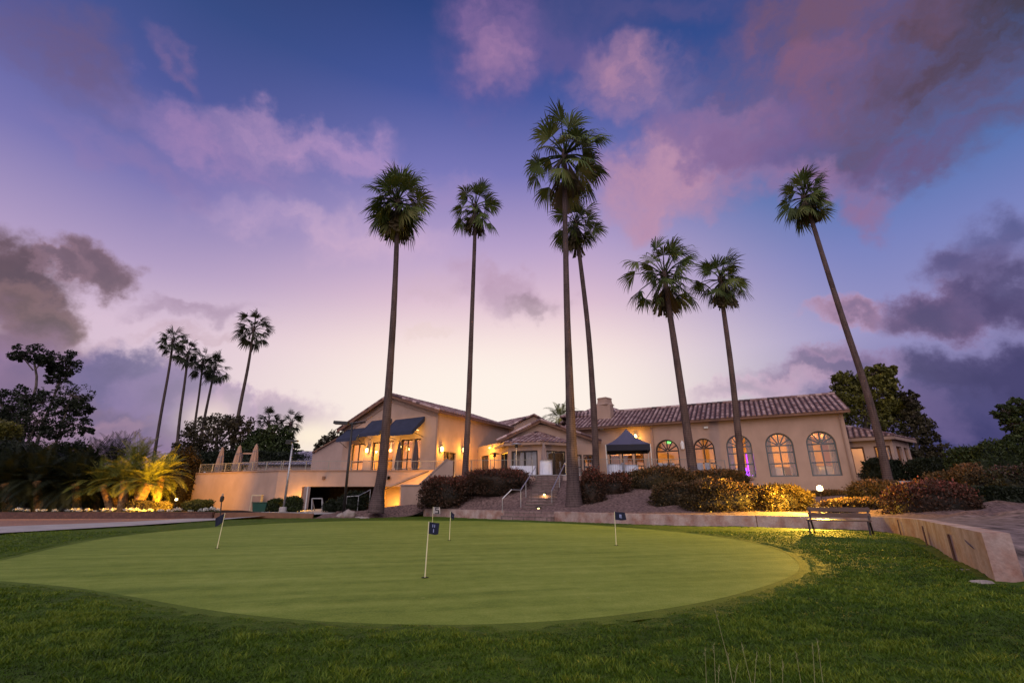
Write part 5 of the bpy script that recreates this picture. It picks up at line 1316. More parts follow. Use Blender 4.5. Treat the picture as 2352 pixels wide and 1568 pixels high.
# ------------------------------------------------------------------ cycads and feather palms
def feather(V, Q, VAR, p0, d, L, arch, nl, ll, wd, rr, var, rach=.018):
    p = Vector(p0); dr = Vector(d).normalized(); step = L / nl; side = dr.cross(Z)
    if side.length < .1: side = Vector((1, 0, 0))
    side.normalize(); prev = None
    for i in range(nl + 1):
        t = i / nl
        q = p + dr * step; up = side.cross(dr).normalized()
        o = len(V); w = rach * (1 - .8 * t); V.extend([p - side * w, p + side * w, q + side * w, q - side * w]); VAR.extend([.3] * 4); Q.append((o, o + 1, o + 2, o + 3))
        if t > .12:
            fl = ll * (sin(pi * min(1, .15 + .85 * t)) * .75 + .3)
            for s in (-1, 1):
                e = q + (side * s * .85 + dr * .55 + up * .22 - Z * .12).normalized() * fl * rr.uniform(.85, 1.1)
                m_ = (p + e) / 2; o = len(V); vv = min(1, max(0, var + rr.uniform(-.2, .2)))
                V.extend([p, m_ + dr * wd, e, m_ - dr * wd]); VAR.extend([vv] * 4); Q.append((o, o + 1, o + 2, o + 3))
        p = q; dr = (dr - Z * arch * step * (.4 + 1.2 * t)).normalized()
def cycad(name, label, cat, base, top, r, n, L, seed, m, group, trunk=True, ll=.40, lowel=-48, arch=.75, nl=26, wd=.019):
    rr = random.Random(seed); base = Vector(base); top = Vector(top)
    root = thing(name, label, cat, tuple(base), group)
    if trunk:
        P = smooth_path([base, base.lerp(top, .5) + Vector((.05, 0, 0)), top], 16); mb = MB()
        mb.tube(P, [r * (1.12 - .15 * i / 15) * (1 + .10 * (i % 2)) for i in range(16)], 11); mb.build('trunk', M['cyc_trunk'], root)
    V, Q, VAR = [], [], []
    for i in range(n):
        f = (i + .5) / n; az = i * 2.39996 + rr.uniform(-.2, .2); el = radians(80 - (80 - lowel) * f ** .9 + rr.uniform(-6, 6))
        d = Vector((cos(el) * cos(az), cos(el) * sin(az), sin(el)))
        feather(V, Q, VAR, top + d * r * .3, d, L * rr.uniform(.85, 1.12), arch / L * 1.4, nl, ll * L / 1.5, wd * L / 1.5, rr, rr.uniform(.2, .75))
    np_mesh('crown', [tuple(v) for v in V], quads=Q, m=M[m], parent=root, var=VAR)
    return root
GC = 'cycads in the planting bed'
def cy(label, ub, ut, vt, Y, r, n, L, seed, m='cyc_lit'):
    b = at(ub, 1166, Y); b.z = .3; t = at(ut, vt, Y); return cycad('cycad', label, 'cycad', b, t, r, n, L, seed, m, GC, lowel=-52 if m == 'cyc_unlit' else -18)
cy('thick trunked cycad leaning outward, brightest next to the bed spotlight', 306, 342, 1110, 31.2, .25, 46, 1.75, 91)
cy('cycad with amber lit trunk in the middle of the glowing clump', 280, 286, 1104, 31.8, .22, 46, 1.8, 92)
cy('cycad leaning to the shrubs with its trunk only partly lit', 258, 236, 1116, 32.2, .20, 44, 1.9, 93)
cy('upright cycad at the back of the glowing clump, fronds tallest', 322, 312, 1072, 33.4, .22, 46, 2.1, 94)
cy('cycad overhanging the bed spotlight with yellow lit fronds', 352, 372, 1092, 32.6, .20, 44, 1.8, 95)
cy('dark cycad with spreading fronds behind the border flowers', 180, 172, 1112, 32.0, .2, 52, 2.5, 96, 'cyc_unlit')
cy('dark cycad furthest along the bed towards the edge tree', 90, 84, 1106, 31.6, .2, 52, 2.6, 97, 'cyc_unlit')
cy('dark cycad between the unlit shrubs and glowing clump', 222, 214, 1082, 34.0, .2, 52, 2.5, 98, 'cyc_unlit')
cy('dark cycad cut by the picture edge in the planting bed', 20, 10, 1112, 31.2, .2, 52, 2.5, 99, 'cyc_unlit')
cy('dark cycad standing just behind the amber lit cycad trunks', 268, 262, 1068, 34.6, .2, 50, 2.4, 101, 'cyc_unlit')
t = at(1287, 962, 52); cycad('feather_palm', 'arching feather palm glowing yellow behind the porch gable', 'palm tree', (t.x, t.y, 2), t, .22, 22, 2.3, 100, 'cyc_lit', None, ll=.5, lowel=-10, arch=1.1, nl=18, wd=.035)  # yellow light on the fronds is carried by the leaf colour
bush('shrub', 'dark treetop tuft behind the porch gable beside the thick palm trunk', 'tree top', 1262, 1330, 958, 985, 56, 'leaf_olive', 89, None, n=1500, leaf=.12, base=5.5, core=False)

# ------------------------------------------------------------------ white border flowers, rocks
rr = random.Random(21)
def flower_proto():
    root = thing('border_flower', 'white flower clump edging the planting bed behind the brick curb', 'flower', (0, 0, 0), 'white flowers edging the planting bed')
    C = np.array([[rr.gauss(0, .10), rr.gauss(0, .06), .10 + abs(rr.gauss(0, .05))] for _ in range(60)])
    V, Q, va = leaf_quads(C, .035, RG.uniform(0, 1, 60), aspect=.8); np_mesh('blossom', V, quads=Q, m=M['petal'], parent=root, var=va)
    C = np.array([[rr.gauss(0, .11), rr.gauss(0, .08), abs(rr.gauss(0, .05))] for _ in range(90)])
    V, Q, va = leaf_quads(C, .05, RG.uniform(0, 1, 90)); np_mesh('foliage', V, quads=Q, m=M['leaf_green'], parent=root, var=va)
    return root
fp = flower_proto(); first = True
for u in [36, 58, 80, 100, 122, 158, 178, 186, 206, 215, 232, 258, 292, 314, 326, 350, 372, 388, 398, 412, 440, 461, 474, 488, 500]:
    p = at(u + rr.uniform(-3, 3), 1171, 29.0); o = fp if first else copy_tree(fp); first = False
    sc = rr.uniform(.7, 1.5); o.location = (p.x, 28.95 + rr.uniform(-.12, .25), .36); o.rotation_euler.z = rr.uniform(0, 6); o.scale = (sc, sc, sc)
def rock(label, p, s, seed):
    bm = bmesh.new(); bmesh.ops.create_icosphere(bm, subdivisions=3, radius=1)
    for v in bm.verts: v.co *= 1 + .35 * mnoise.noise(v.co * 1.3 + Vector((seed, 0, 0))) + .1 * mnoise.noise(v.co * 4)
    V = [(p[0] + v.co.x * s[0], p[1] + v.co.y * s[1], p[2] + v.co.z * s[2]) for v in bm.verts]; F = [tuple(v.index for v in f.verts) for f in bm.faces]; bm.free()
    o = np_mesh('boulder', V, tris=F, m=M['rock']); return tag(o, label, 'rock', 'rocks at the palm mound')
p = at(800, 1174, 30.6); rock('brown boulder at the foot of the black lamp post', (p.x, p.y, .18), (.42, .35, .30), 1)
p = at(783, 1177, 30.4); rock('smaller brown boulder beside the boulder under the black lamp post', (p.x, p.y, .10), (.26, .25, .20), 4)
p = at(712, 1171, 31.5); rock('pale rock by the thin white pole near the deck bay', (p.x, p.y, .22), (.25, .2, .16), 9)
for i, (u, v, s) in enumerate([(822, 1190, .10), (834, 1191, .12), (842, 1190.5, .08)]):
    p = gz(u, v); rock(['chalky pebble lying on the grass nearest the boulders', 'largest chalky pebble in the group of three on the grass', 'chalky pebble lying on the grass nearest the palm mound'][i], (p.x, p.y, .04), (s * 1.8, s, s * .7), 11 + i)

# ------------------------------------------------------------------ grass blades and dry stems
def grass():
    rs = np.random.default_rng(3); P = []
    for y0, y1, den, h, w in [(2.4, 5.2, 7000, .030, .0032), (5.2, 8.0, 3600, .030, .0048), (8.0, 12.5, 1300, .026, .0085), (12.5, 18, 330, .026, .012)]:
        n = int((y1 ** 2 - y0 ** 2) / 2 * 2.8 * den)
        y = np.sqrt(rs.uniform(y0 ** 2, y1 ** 2, n)); x = rs.uniform(-1.4, 1.4, n) * y
        k = ~inside(RING_OUT, x, y)
        # inside the garden wall only
        wall_x = np.interp(y, [7.38, 12, 14.6, 17.7, 19.5], [6.75, 9.7, 11.5, 12.9, 12.2]); k &= (x < wall_x - .1)
        wall_x2 = np.interp(y, [2.5, 7.38], [5.2, 6.75]); k &= (y > 7.38) | (x < wall_x2 + 1.2)
        P.append(np.stack([x[k], y[k], np.full(k.sum(), h), np.full(k.sum(), w)], 1))
    P = np.concatenate(P); n = len(P); x, y, h, w = P.T
    # tufts: height and shade follow a lumpy field
    def fld(sx, sy, ph):
        return np.sin(x * sx + ph + 1.7 * np.sin(y * sy * .7 + ph)) * np.sin(y * sy + 2 * ph + 1.3 * np.sin(x * sx * .6))
    c = .46 + .34 * fld(4.6, 7.4, .4) + .30 * fld(10.3, 14.7, 1.9) + .18 * fld(23, 26, .7) + .14 * fld(1.1, 1.6, 2.2)
    c = np.clip(c + rs.normal(0, .16, n), 0, 1)
    ed = np.full(n, 9.0)
    for gx, gy in RING_OUT: ed = np.minimum(ed, (x - gx) ** 2 + (y - gy) ** 2)
    h = h * (.25 + 1.25 * c) * np.clip(np.sqrt(ed) / .45, .3, 1) * rs.uniform(.7, 1.25, n)
    a = rs.uniform(0, 2 * pi, n); lean = rs.uniform(.3, 1.5, n) * h; b = rs.uniform(0, 2 * pi, n)
    z0 = fringe(x, y) - .004; c = np.clip(c + (z0 - .018) * 11, 0, 1)  # hollows take darker blade colour as painted shade
    base = np.stack([x, y, z0], 1); s = np.stack([np.cos(a) * w, np.sin(a) * w, np.zeros(n)], 1)
    tip = base + np.stack([np.cos(b) * lean, np.sin(b) * lean, h], 1)
    mid = base * .5 + tip * .5 + np.stack([np.zeros(n), np.zeros(n), h * .12], 1)
    V = np.stack([base - s, base + s, mid + s * .7, mid - s * .7, tip], 1).reshape(-1, 3)
    i = np.arange(n) * 5
    Q = np.stack([i, i + 1, i + 2, i + 3], 1); Tt = np.stack([i + 3, i + 2, i + 4], 1)
    var = np.clip(c * .75 + rs.uniform(-.1, .3, n), 0, 1); 
    print('blades', n)
    o = np_mesh('grass', V, quads=Q, tris=Tt, m=M['blade'], var=np.repeat(var, 5)); tag(o, 'short rough turf round the mown putting green', 'grass', kind='stuff')
grass()
mb = MB(); rr = random.Random(8)
for u, v0, v1, Y in [(1645, 1400, 1600, 3.0), (1640, 1480, 1600, 3.0), (1672, 1500, 1600, 3.0), (1618, 1490, 1590, 3.1), (1700, 1480, 1600, 2.9), (1735, 1500, 1600, 2.9), (1770, 1505, 1590, 2.9), (1800, 1520, 1600, 2.8), (1830, 1500, 1580, 2.9), (1868, 1480, 1590, 2.9), (1880, 1470, 1590, 2.9), (1655, 1530, 1590, 3.0), (1690, 1530, 1600, 2.9)]:
    a = at(u + rr.uniform(-4, 4), v0, Y); b = gz(u, v1, 0)
    b = Vector((a.x + rr.uniform(-.05, .05), Y + rr.uniform(-.05, .05), 0)); c = a.lerp(b, .5) + Vector((rr.uniform(-.02, .02), 0, 0))
    mb.tube([b, c, a], [.0020, .0016, .0009], 5)
    for k in range(5): q_ = a.lerp(c, k * .06); mb.tube([q_, q_ + Vector((rr.uniform(-.012, .012), 0, .014))], [.0014, .0006], 4)
tag(mb.build('dry_grass', M['straw']), 'thin dry seed stems standing up from the turf near the camera', 'dry grass', kind='stuff')
M['step_tread'] = mat('step_tread', (.21, .155, .14), .9, .4, 2.5, bump=.3, bscale=14)
# ------------------------------------------------------------------ garden wall + steps
gw = thing('garden_wall', 'low weathered pink rendered wall curving round the bank beside the bench', 'wall', (8, 21.5, 0))
def wall_run(pts, h, th, n):
    P = smooth_path(pts, n); mb = MB(); L = []
    for i, p in enumerate(P):
        d = (P[min(i + 1, n - 1)] - P[max(i - 1, 0)]); d.z = 0; d.normalize(); o = Vector((-d.y, d.x, 0))
        z = p.z; L.append((Vector((p.x, p.y, -.05)), Vector((p.x, p.y, z)), Vector((p.x, p.y, z)) + o * th, Vector((p.x, p.y, -.05)) + o * th))
    V = [q for r in L for q in r]; F = []
    for i in range(n - 1):
        a = i * 4
        for k in range(3): F.append((a + k, a + k + 1, a + 5 + k, a + 4 + k))
    F += [(0, 3, 2, 1), tuple((n - 1) * 4 + k for k in range(4))]
    mb.add(V, F); return mb
wall_run([(-5.9, 33.3, .50), (-4.6, 32.0, .52), (-2.4, 30.1, .50), (-.42, 28.35, .50)], 0, .28, 24).build('wall_face', M['wall_stone'], gw)
wall_run([(2.2, 26.05, .50), (4.6, 23.6, .48), (8.0, 21.7, .47), (10.2, 20.9, .46), (11.75, 20.1, .46), (12.6, 19.1, .48), (13.0, 17.6, .51), (12.2, 15.5, .54), (11.2, 13.8, .57), (9.85, 11.9, .60), (8.3, 9.6, .63), (6.85, 7.38, .64)], 0, .30, 70).build('wall_face', M['wall_stone'], gw)
mb = MB()
for (x, y), w_ in [((8.35, 9.65), .05), ((10.25, 12.55), .02), ((12.55, 16.3), .02), ((10.2, 20.88), .02), ((6.3, 22.58), .02)]:
    mb.bar((x - .02, y + .01, 0), (x - .02, y + .01, .47), w_, .03)
mb.build('drain_strip', M['fascia'], gw)

st = thing('garden_steps', 'brick faced garden steps climbing the bank to the terrace beside the tallest palm', 'stairs', (1.2, 27.5, 0))
b0 = gz(1165, 1196, 0); 
sd = Vector((1.25, 6.0, 0)).normalized(); sx = Vector((sd.y, -sd.x, 0))
bl = Vector((-.42, 28.25, 0)); br_ = Vector((2.22, 26.1, 0)); bm_ = (br_ - bl); bdir = bm_.normalized(); bn = Vector((-bdir.y, bdir.x, 0))
mb = MB(); FS = Frame((bl.x, bl.y), bdir); LB_ = bm_.length
mb.add([FS.p(0, -.05, .35), FS.p(LB_, -.05, .35), FS.p(LB_, .25, .35), FS.p(0, .25, .35), FS.p(0, .25, .02), FS.p(LB_, .25, .02), FS.p(LB_, .48, .02), FS.p(0, .48, .02), FS.p(0, .48, -1.0), FS.p(LB_, .48, -1.0), FS.p(0, -.05, -1.0), FS.p(LB_, -.05, -1.0)],
       [(0, 1, 2, 3), (3, 2, 5, 4), (4, 5, 6, 7), (7, 6, 9, 8), (0, 3, 4, 7, 8, 10), (1, 11, 9, 6, 5, 2)])
mb.build('brick_plinth', M['brick'], st)
mb = MB(); NS = 13; rise = (T - .48) / NS; s_base = Vector((1.45, 27.75, 0)); run = 5.75 / NS; wdt = 1.65
for i in range(NS):
    z = .48 + rise * (i + 1); c = s_base + sd * (run * (i + .5))
    mb.box((c.x, c.y, z / 2 + .15), (wdt, run + .02, z - .3), atan2(sx.y, sx.x))
mb.build('flight', M['brick'], st)
mb = MB()
for i in range(NS):
    z = .48 + rise * (i + 1) + .012; c = s_base + sd * (run * (i + .5) - .02); mb.box((c.x, c.y, z), (wdt + .02, run + .04, .05), atan2(sx.y, sx.x))
mb.build('tread', M['step_tread'], st)
def handrail(label, pts, posts, grp):
    o = thing('handrail', label, 'handrail', tuple(pts[0]), grp)
    mb = MB(); mb.tube(pts, .032, 7); mb.build('rail', M['steel'], o)
    for a, zb in posts: mb = MB(); mb.tube([a, (a[0], a[1], zb)], .026, 7); mb.build('post', M['steel'], o)
    return o
GHR = 'steel handrails of the garden steps'
pl = [at(1154, 1145, 28.0), at(1175, 1124, 28.3), at(1196, 1125, 28.6), at(1231, 1071, 33.3)]
handrail('bent steel handrail on the hedge flank of the garden steps', pl, [(pl[0], .4), (pl[2], .45), (pl[2].lerp(pl[3], .3), 1.1), (pl[3], 2.4)], GHR)
pr = [at(1267, 1127, 28.4), at(1299, 1061, 33.6)]
handrail('straight steel handrail running up beside the thick palm trunk', pr, [(pr[0], .45), (pr[0].lerp(pr[1], .5), 1.3), (pr[1], 2.4)], GHR)

# brick curb of the planting bed
pc = thing('planter_curb', 'long low dark brick curb holding the planting bed', 'curb', (-22, 28.4, 0))
mb = MB()
for a, b in [((-46, 28.0), (-30, 28.15)), ((-30, 28.15), (-17.0, 28.45))]: mb.bar((a[0], a[1], .18), (b[0], b[1], .18), .25, .36)
mb.build('brick_face', M['brick_curb'], pc)
mb = MB(); mb.bar((-46, 28.0, .385), (-17.0, 28.45, .385), .30, .05); mb.build('coping', M['brick_curb'], pc)
pc2 = thing('patio_curb', 'thin brown curb edging the pale patio before the deck', 'curb', (-14, 29.5, 0))
mb = MB(); P = [Vector((-17.0, 28.6, .22)), Vector((-15.2, 29.4, .22)), Vector((-13.4, 29.9, .18)), Vector((-12.0, 30.2, .12))]
for a, b in zip(P[:-1], P[1:]): mb.bar(a, b, .25, .30)
mb.build('brick_face', M['fascia'], pc2)
lg = thing('planter_ledge', 'pale concrete ledge below the dark shrubs at the annex', 'ledge', (25, 29, 1.5))
a, b = at(1968, 1107, 29.0), at(2142, 1106, 28.5); mb = MB(); mb.bar(a, b, .3, .12); mb.bar(a - Z * .35, b - Z * .35, .2, .6); mb.build('ledge', M['concrete'], lg)

# ------------------------------------------------------------------ railings
def railing(label, pts, h, grp=None, bal=.14, post=1.6, m='rail'):
    o = thing('railing', label, 'railing', tuple(pts[0]), grp)
    pts = [Vector(p) for p in pts]; rails = MB(); bars = MB()
    for a, b in zip(pts[:-1], pts[1:]):
        rails.bar(a + Z * h, b + Z * h, .045, .035); rails.bar(a + Z * .10, b + Z * .10, .022); L = (b - a).length
        n = max(2, int(L / bal))
        for i in range(1, n): p = a.lerp(b, i / n); bars.bar(p + Z * .10, p + Z * h, .010)
        k = max(1, int(round(L / post)))
        for i in range(k + 1):
            if i == k and b != pts[-1]: continue
            p = a.lerp(b, i / k); mb = MB(); mb.bar(p - Z * .02, p + Z * (h + .03), .05); mb.build('post', M[m], o)
    rails.build('rail', M[m], o); bars.build('balusters', M[m], o)
    return o
GRL = 'pale metal railings round the raised terrace'
railing('pale railing along the low end of the deck wall by the amber hedge', [(-24.9, 38.75, DT + .09), (-16.75, 35.15, DT + .09)], .62, GRL)
railing('pale railing along the deck above the dark open bay', [(-16.6, 35.12, DT + .09), (-5.0, 35.12, DT + .09)], .62, GRL)
railing('pale terrace railing between the slim palm and the garden steps', [(-4.2, 34.35, T + .1), (-1.5, 33.9, T + .1), (1.4, 33.5, T + .1)], 1.0, GRL)
railing('pale terrace railing between thick palm and arched windows, past the marquee', [(3.75, 33.3, T + .1), (7.6, 32.85, T + .1), (12.5, 33.1, T + .1), (15.0, 34.1, T + .1)], 1.0, GRL)
pr = [at(1638, 1063, 33.5), at(1652, 1070, 33.2), at(1664, 1084, 32.6)]
ro = thing('handrail', 'short curved dark handrail descending by the second arched window', 'handrail', tuple(pr[0]), None)
mb = MB(); mb.tube(smooth_path(pr, 10), .03, 7); mb.build('rail', M['rail'], ro)
for p in (pr[0], pr[2]): mb = MB(); mb.tube([p, p - Z * .9], .025, 6); mb.build('post', M['rail'], ro)

# ------------------------------------------------------------------ bench
bA, bB = gz(1858, 1226, 0), gz(2004, 1232, 0); bA.z = bB.z = 0
bd = (bB - bA); BL = bd.length; bd.normalize(); bk = Vector((-bd.y, bd.x, 0))   # backwards, away from the green
bench = thing('park_bench', 'park bench with brown plank seat and splayed iron legs before the curved wall', 'bench', tuple((bA + bB) / 2 + bk * .3))
def bp(s, d, z): return bA + bd * s + bk * d + Z * z
for i, (d0, d1) in enumerate([(.04, .18), (.20, .34), (.36, .48)]):
    mb = MB(); mb.bar(bp(-.02, (d0 + d1) / 2, .445), bp(BL + .02, (d0 + d1) / 2, .445), d1 - d0, .04); mb.build('seat_plank', M['wood'], bench, bevel=.006)
for z, d in [(.60, .515), (.775, .565)]:
    mb = MB(); up = (Z + bk * .28).normalized(); mb.bar(bp(-.02, d, z), bp(BL + .02, d, z), .145, .035, up=bk); mb.build('back_plank', M['wood'], bench, bevel=.006)
for s in (.04, BL - .04):
    mb = MB(); mb.bar(bp(s, .02, 0), bp(s, .06, .43), .045, .05, up=bd); mb.build('leg', M['iron'], bench)
    mb = MB(); mb.bar(bp(s, .72, 0), bp(s, .47, .43), .045, .05, up=bd); mb.build('leg', M['iron'], bench)
    mb = MB(); mb.bar(bp(s, .03, .415), bp(s, .50, .415), .045, .04, up=bd); mb.bar(bp(s, .46, .40), bp(s, .60, .86), .045, .05, up=bd); mb.build('side_frame', M['iron'], bench)

# ------------------------------------------------------------------ putting flags
GF = 'small practice flags on the putting green'
def flag(label, ub, vb, vt, w, h, yaw, m, mark, droop=0.0, lean=0.0, twist=0.0):
    b = gz(ub, vb, .01); k = pxm(ub, vb, b.y); L = (vb - vt) * k * 1.02
    o = thing('putting_flag', label, 'golf flag', tuple(b), GF)
    top = b + Vector((lean * L, 0, L))
    mb = MB(); mb.tube([b, top], [.0095, .0075], 8); mb.build('flagstick', M['flagpole'], o)
    mb = MB(); mb.lathe(b + Z * .003, [(.054, 0), (.054, .004)], 16); mb.build('hole_cup', M['cup'], o)
    d = Vector((cos(yaw), sin(yaw), 0)); nrm = Vector((-d.y, d.x, 0)); nx, nz = 10, 6; G = {}
    V = []; F = []
    def pt(i, j):
        f, g = i / nx, j / nz
        return top + d * (w * f * (1 - .10 * g * f)) + nrm * (.022 * sin(f * 5 + g * 1.2) * f) + Z * (-h * (1 - g) - droop * h * f - .015 * f * (1 - g) * sin(4 * f) - .004) + d * (-twist * w * (1 - g) * f)
    for j in range(nz + 1):
        for i in range(nx + 1): V.append(pt(i, j))
    for j in range(nz):
        for i in range(nx): a = j * (nx + 1) + i; F.append((a, a + 1, a + nx + 2, a + nx + 1))
    mb = MB(); mb.add(V, F); n0 = len(V)
    mb.add([v + nrm * .003 for v in V], [f[::-1] for f in F]); cl = mb.build('flag_cloth', M[m], o, smooth=True, recalc=False)
    def patch(f0, f1, g0, g1, mat_, s=4):
        mb2 = MB()
        for side in (-.003, .006):
            P = [[pt((f0 + (f1 - f0) * a / s) * nx, (g0 + (g1 - g0) * c / s) * nz) + nrm * side for a in range(s + 1)] for c in range(s + 1)]
            for c in range(s):
                for a in range(s): mb2.face(P[c][a], P[c][a + 1], P[c + 1][a + 1], P[c + 1][a])
        return mb2
    if mark:
        mm = MB()
        for (f0, f1, g0, g1) in mark[1]:
            q_ = patch(f0, f1, g0, g1, None); mm.add(q_.v, q_.f)
        mm.build('emblem', M[mark[0]], cl, recalc=False)
    return o
two_ticks = ('emblem', [(.34, .41, .60, .84), (.53, .60, .60, .84), (.43, .52, .18, .46)])
five = ('ink', [(.30, .85, .84, .96), (.30, .44, .56, .84), (.30, .85, .48, .60), (.70, .85, .16, .48), (.26, .85, .04, .16)])
blobm = ('emblem', [(.42, .50, .30, .72), (.50, .62, .58, .70), (.50, .62, .44, .54), (.50, .64, .28, .38)])
flag('navy flag with pale emblem on the putting flag closest to the camera', 976, 1326, 1208, .185, .165, -.15, 'flag', two_ticks, .10, .02, .12)
flag('navy putting flag drooping forward, standing before the low wall by the steps', 1032, 1240, 1179, .15, .155, -.5, 'flag', ('emblem', [(.52, .62, .45, .6)]), .45, .01, .1)
flag('navy putting flag flying flat on the floodlit side of the green', 1415.5, 1252, 1180.5, .29, .19, 0.0, 'flag', blobm, .05, .01)
flag('black putting flag hanging towards the path on the patio side', 498.5, 1259, 1184, .20, .20, pi + .3, 'flag', None, .55, .045, .2)
flag('pale putting flag marked with a dark numeral, standing furthest back', 992.5, 1212, 1167, .30, .26, 0.1, 'flag_pale', five, .04, .0)

# ------------------------------------------------------------------ lamp posts, spotlights, path lights
lp = thing('street_lamp', 'grey lamp post with short arm beside the deck corner', 'street lamp', tuple(at(652, 1166, 33.0)))
b, t = at(652, 1166, 33.0), at(672, 1022, 33.0); b.z = .3
mb = MB(); mb.tube([b + Z * .3, b.lerp(t, .5), t], [.085, .075, .06], 10); mb.build('pole', M['metal'], lp, smooth=True)
mb = MB(); mb.lathe(b, [(.28, 0), (.28, .28), (.24, .32)], 14); mb.build('footing', M['concrete'], lp)
a1 = at(664, 1017, 33.0); a2 = at(678, 1014, 33.0); mb = MB(); mb.tube(smooth_path([t, t + Vector((-.05, 0, .1)), a1 + Vector((-.05, 0, .02))], 6), .05, 8); mb.build('arm', M['metal'], lp)
mb = MB(); mb.box((a1 + a2) / 2 + Z * .10, (.75, .32, .10), .1); mb.box(a1 + Vector((-.02, 0, .0)), (.4, .26, .1)); mb.build('lamp_head', M['metal_dark'], lp)
lp = thing('street_lamp', 'black lamp post with flat twin heads in front of the gabled hall', 'street lamp', tuple(at(791, 1172, 31.0)))
b, t = at(790, 1172, 31.0), at(809, 974, 31.0); b.z = .15
mb = MB(); mb.tube([b, b.lerp(t, .5), t], [.10, .085, .07], 10); mb.build('pole', M['metal_dark'], lp, smooth=True)
h0, h1 = at(768, 970, 31.0), at(801, 972, 31.0); k0, k1 = at(812, 972, 31.0), at(872, 964, 34.0)
mb = MB(); mb.bar(h0, h1, .42, .20); mb.build('lamp_head', M['metal_dark'], lp, bevel=.02)
mb = MB(); mb.bar(k0, k0.lerp(k1, .35), .40, .14); mb.build('lamp_head', M['metal_dark'], lp, bevel=.02)
mb = MB(); mb.bar(h1, k0, .08); mb.build('arm', M['metal_dark'], lp)

def spot(label, u, v, Y, power, rb, zg, col, m, aim=None, pw0=260, cone=118):
    p = at(u, v, Y); o = thing('garden_spotlight', label, 'garden light', (p.x, p.y, zg))
    mb = MB(); mb.tube([(p.x, p.y, zg), p - Z * rb * .8], .02, 7); mb.build('stake', M['metal_dark'], o)
    mb = MB(); mb.lathe(p - Z * rb * 1.0, [(rb * .5, 0), (rb * .75, rb * .25)], 12); mb.build('fitting', M['metal_dark'], o)
    mb = MB(); mb.lathe(p, [(rb * .35, -rb * .75), (rb * .85, -rb * .5), (rb, 0), (rb * .8, rb * .6), (rb * .3, rb * .95)], 14); mb.build('bulb', M[m], o, smooth=True)
    if aim is None: light('spotlight_glow', tuple(p + Vector((0, -.02, rb + .12))), power, col, rb, o)
    else:
        d = (Vector(aim) - p).normalized(); s_ = p + d * (rb + .05)
        light('spotlight_glow', tuple(s_), power, col, rb, o, 'SPOT', d.to_track_quat('-Z', 'Y').to_euler(), radians(cone))
        light('spotlight_glow', tuple(p + Z * (rb + .1)), pw0, col, rb, o)
    return o
spot('brilliant garden floodlight glowing between the amber hedge and arched wing', 1883, 1122, 21.2, 6500, .13, .7, (1.0, .56, .06), 'bulb_hot', (3.5, 20.2, -.6), 1300, 140)
spot('glowing bed spotlight lighting the cycads from the flower border', 405, 1147, 29.3, 4600, .085, .34, (1.0, .46, .035), 'bulb_hot', (-26.0, 32.4, 2.4), 60, 150)
GPL = 'mushroom path lights on the garden steps'
def pathlight(label, u, v, Y, zg):
    p = at(u, v, Y); o = thing('path_light', label, 'path light', (p.x, p.y, zg), GPL)
    mb = MB(); mb.tube([(p.x, p.y, zg), p + Z * .08], .016, 7); mb.build('stake', M['metal_dark'], o)
    mb = MB(); mb.lathe(p + Z * .06, [(.17, 0), (.12, .05), (.02, .09)], 12); mb.build('cap', M['metal_dark'], o)
    mb = MB(); mb.lathe(p - Z * .05, [(.03, 0), (.065, .03), (.065, .09), (.03, .105)], 10); mb.build('bulb', M['bulb'], o, smooth=True)
    light('path_glow', tuple(p - Z * .12 - Vector((0, .1, 0))), 9, (1.0, .62, .22), .06, o)
pathlight('lowest mushroom path light on the brick plinth of the garden steps', 1237, 1168, 27.6, .49)
pathlight('middle mushroom path light halfway up the garden steps', 1250, 1135.5, 29.4, .95)
pathlight('topmost mushroom path light where the garden steps meet the terrace', 1267, 1101.5, 33.0, 2.3)
# hidden uplight that washes the deck face
o = thing('garden_spotlight', 'small shielded uplight among shrubs washing the deck corner amber', 'garden light', (-14.9, 34.2, .3))
mb = MB(); mb.lathe((-14.9, 34.2, .3), [(.07, 0), (.10, .12), (.09, .22)], 10); mb.build('fitting', M['metal_dark'], o)
light('spotlight_glow', (-14.9, 34.2, .85), 170, (1.0, .50, .08), .08, o)

# ------------------------------------------------------------------ marquee, tables, heaters, umbrellas
tent = thing('marquee', 'dark pop up marquee with peaked roof on the terrace', 'canopy', (8.6, 35.2, T))
c0 = at(1391, 1021, 34.4); c1 = at(1470, 1022.5, 33.9); W_ = (c1 - c0); W_.z = 0; wl = W_.length; W_.normalize(); bk_ = Vector((-W_.y, W_.x, 0)); zt = c0.z
K = [Vector((c0.x, c0.y, zt)), Vector((c0.x, c0.y, zt)) + W_ * 3.1, Vector((c0.x, c0.y, zt)) + W_ * 3.1 + bk_ * 3.0, Vector((c0.x, c0.y, zt)) + bk_ * 3.0]
ap = (K[0] + K[2]) / 2 + Z * 1.3
mb = MB()
for i in range(4):
    a, b = K[i], K[(i + 1) % 4]; n = 8
    for r in range(n):
        def rowpt(e, f):                       # slack fabric between hip and eave
            p = a.lerp(b, e).lerp(ap, f); p.z -= .28 * sin(pi * f) * (.55 + .45 * abs(1 - 2 * e)) * .6; return p
        for e in range(6): mb.face(rowpt(e / 6, r / n), rowpt((e + 1) / 6, r / n), rowpt((e + 1) / 6, (r + 1) / n), rowpt(e / 6, (r + 1) / n))
mb.build('canopy', M['tent'], tent, smooth=True, recalc=False)
mb = MB()
for i in range(4): a, b = K[i], K[(i + 1) % 4]; mb.face(a, b, b - Z * .42, a - Z * .42)
mb.build('valance', M['tent_dark'], tent, recalc=False)
for p in K: mb = MB(); mb.bar(Vector((p.x, p.y, T)), p, .05); mb.build('leg', M['lamp_white'], tent)
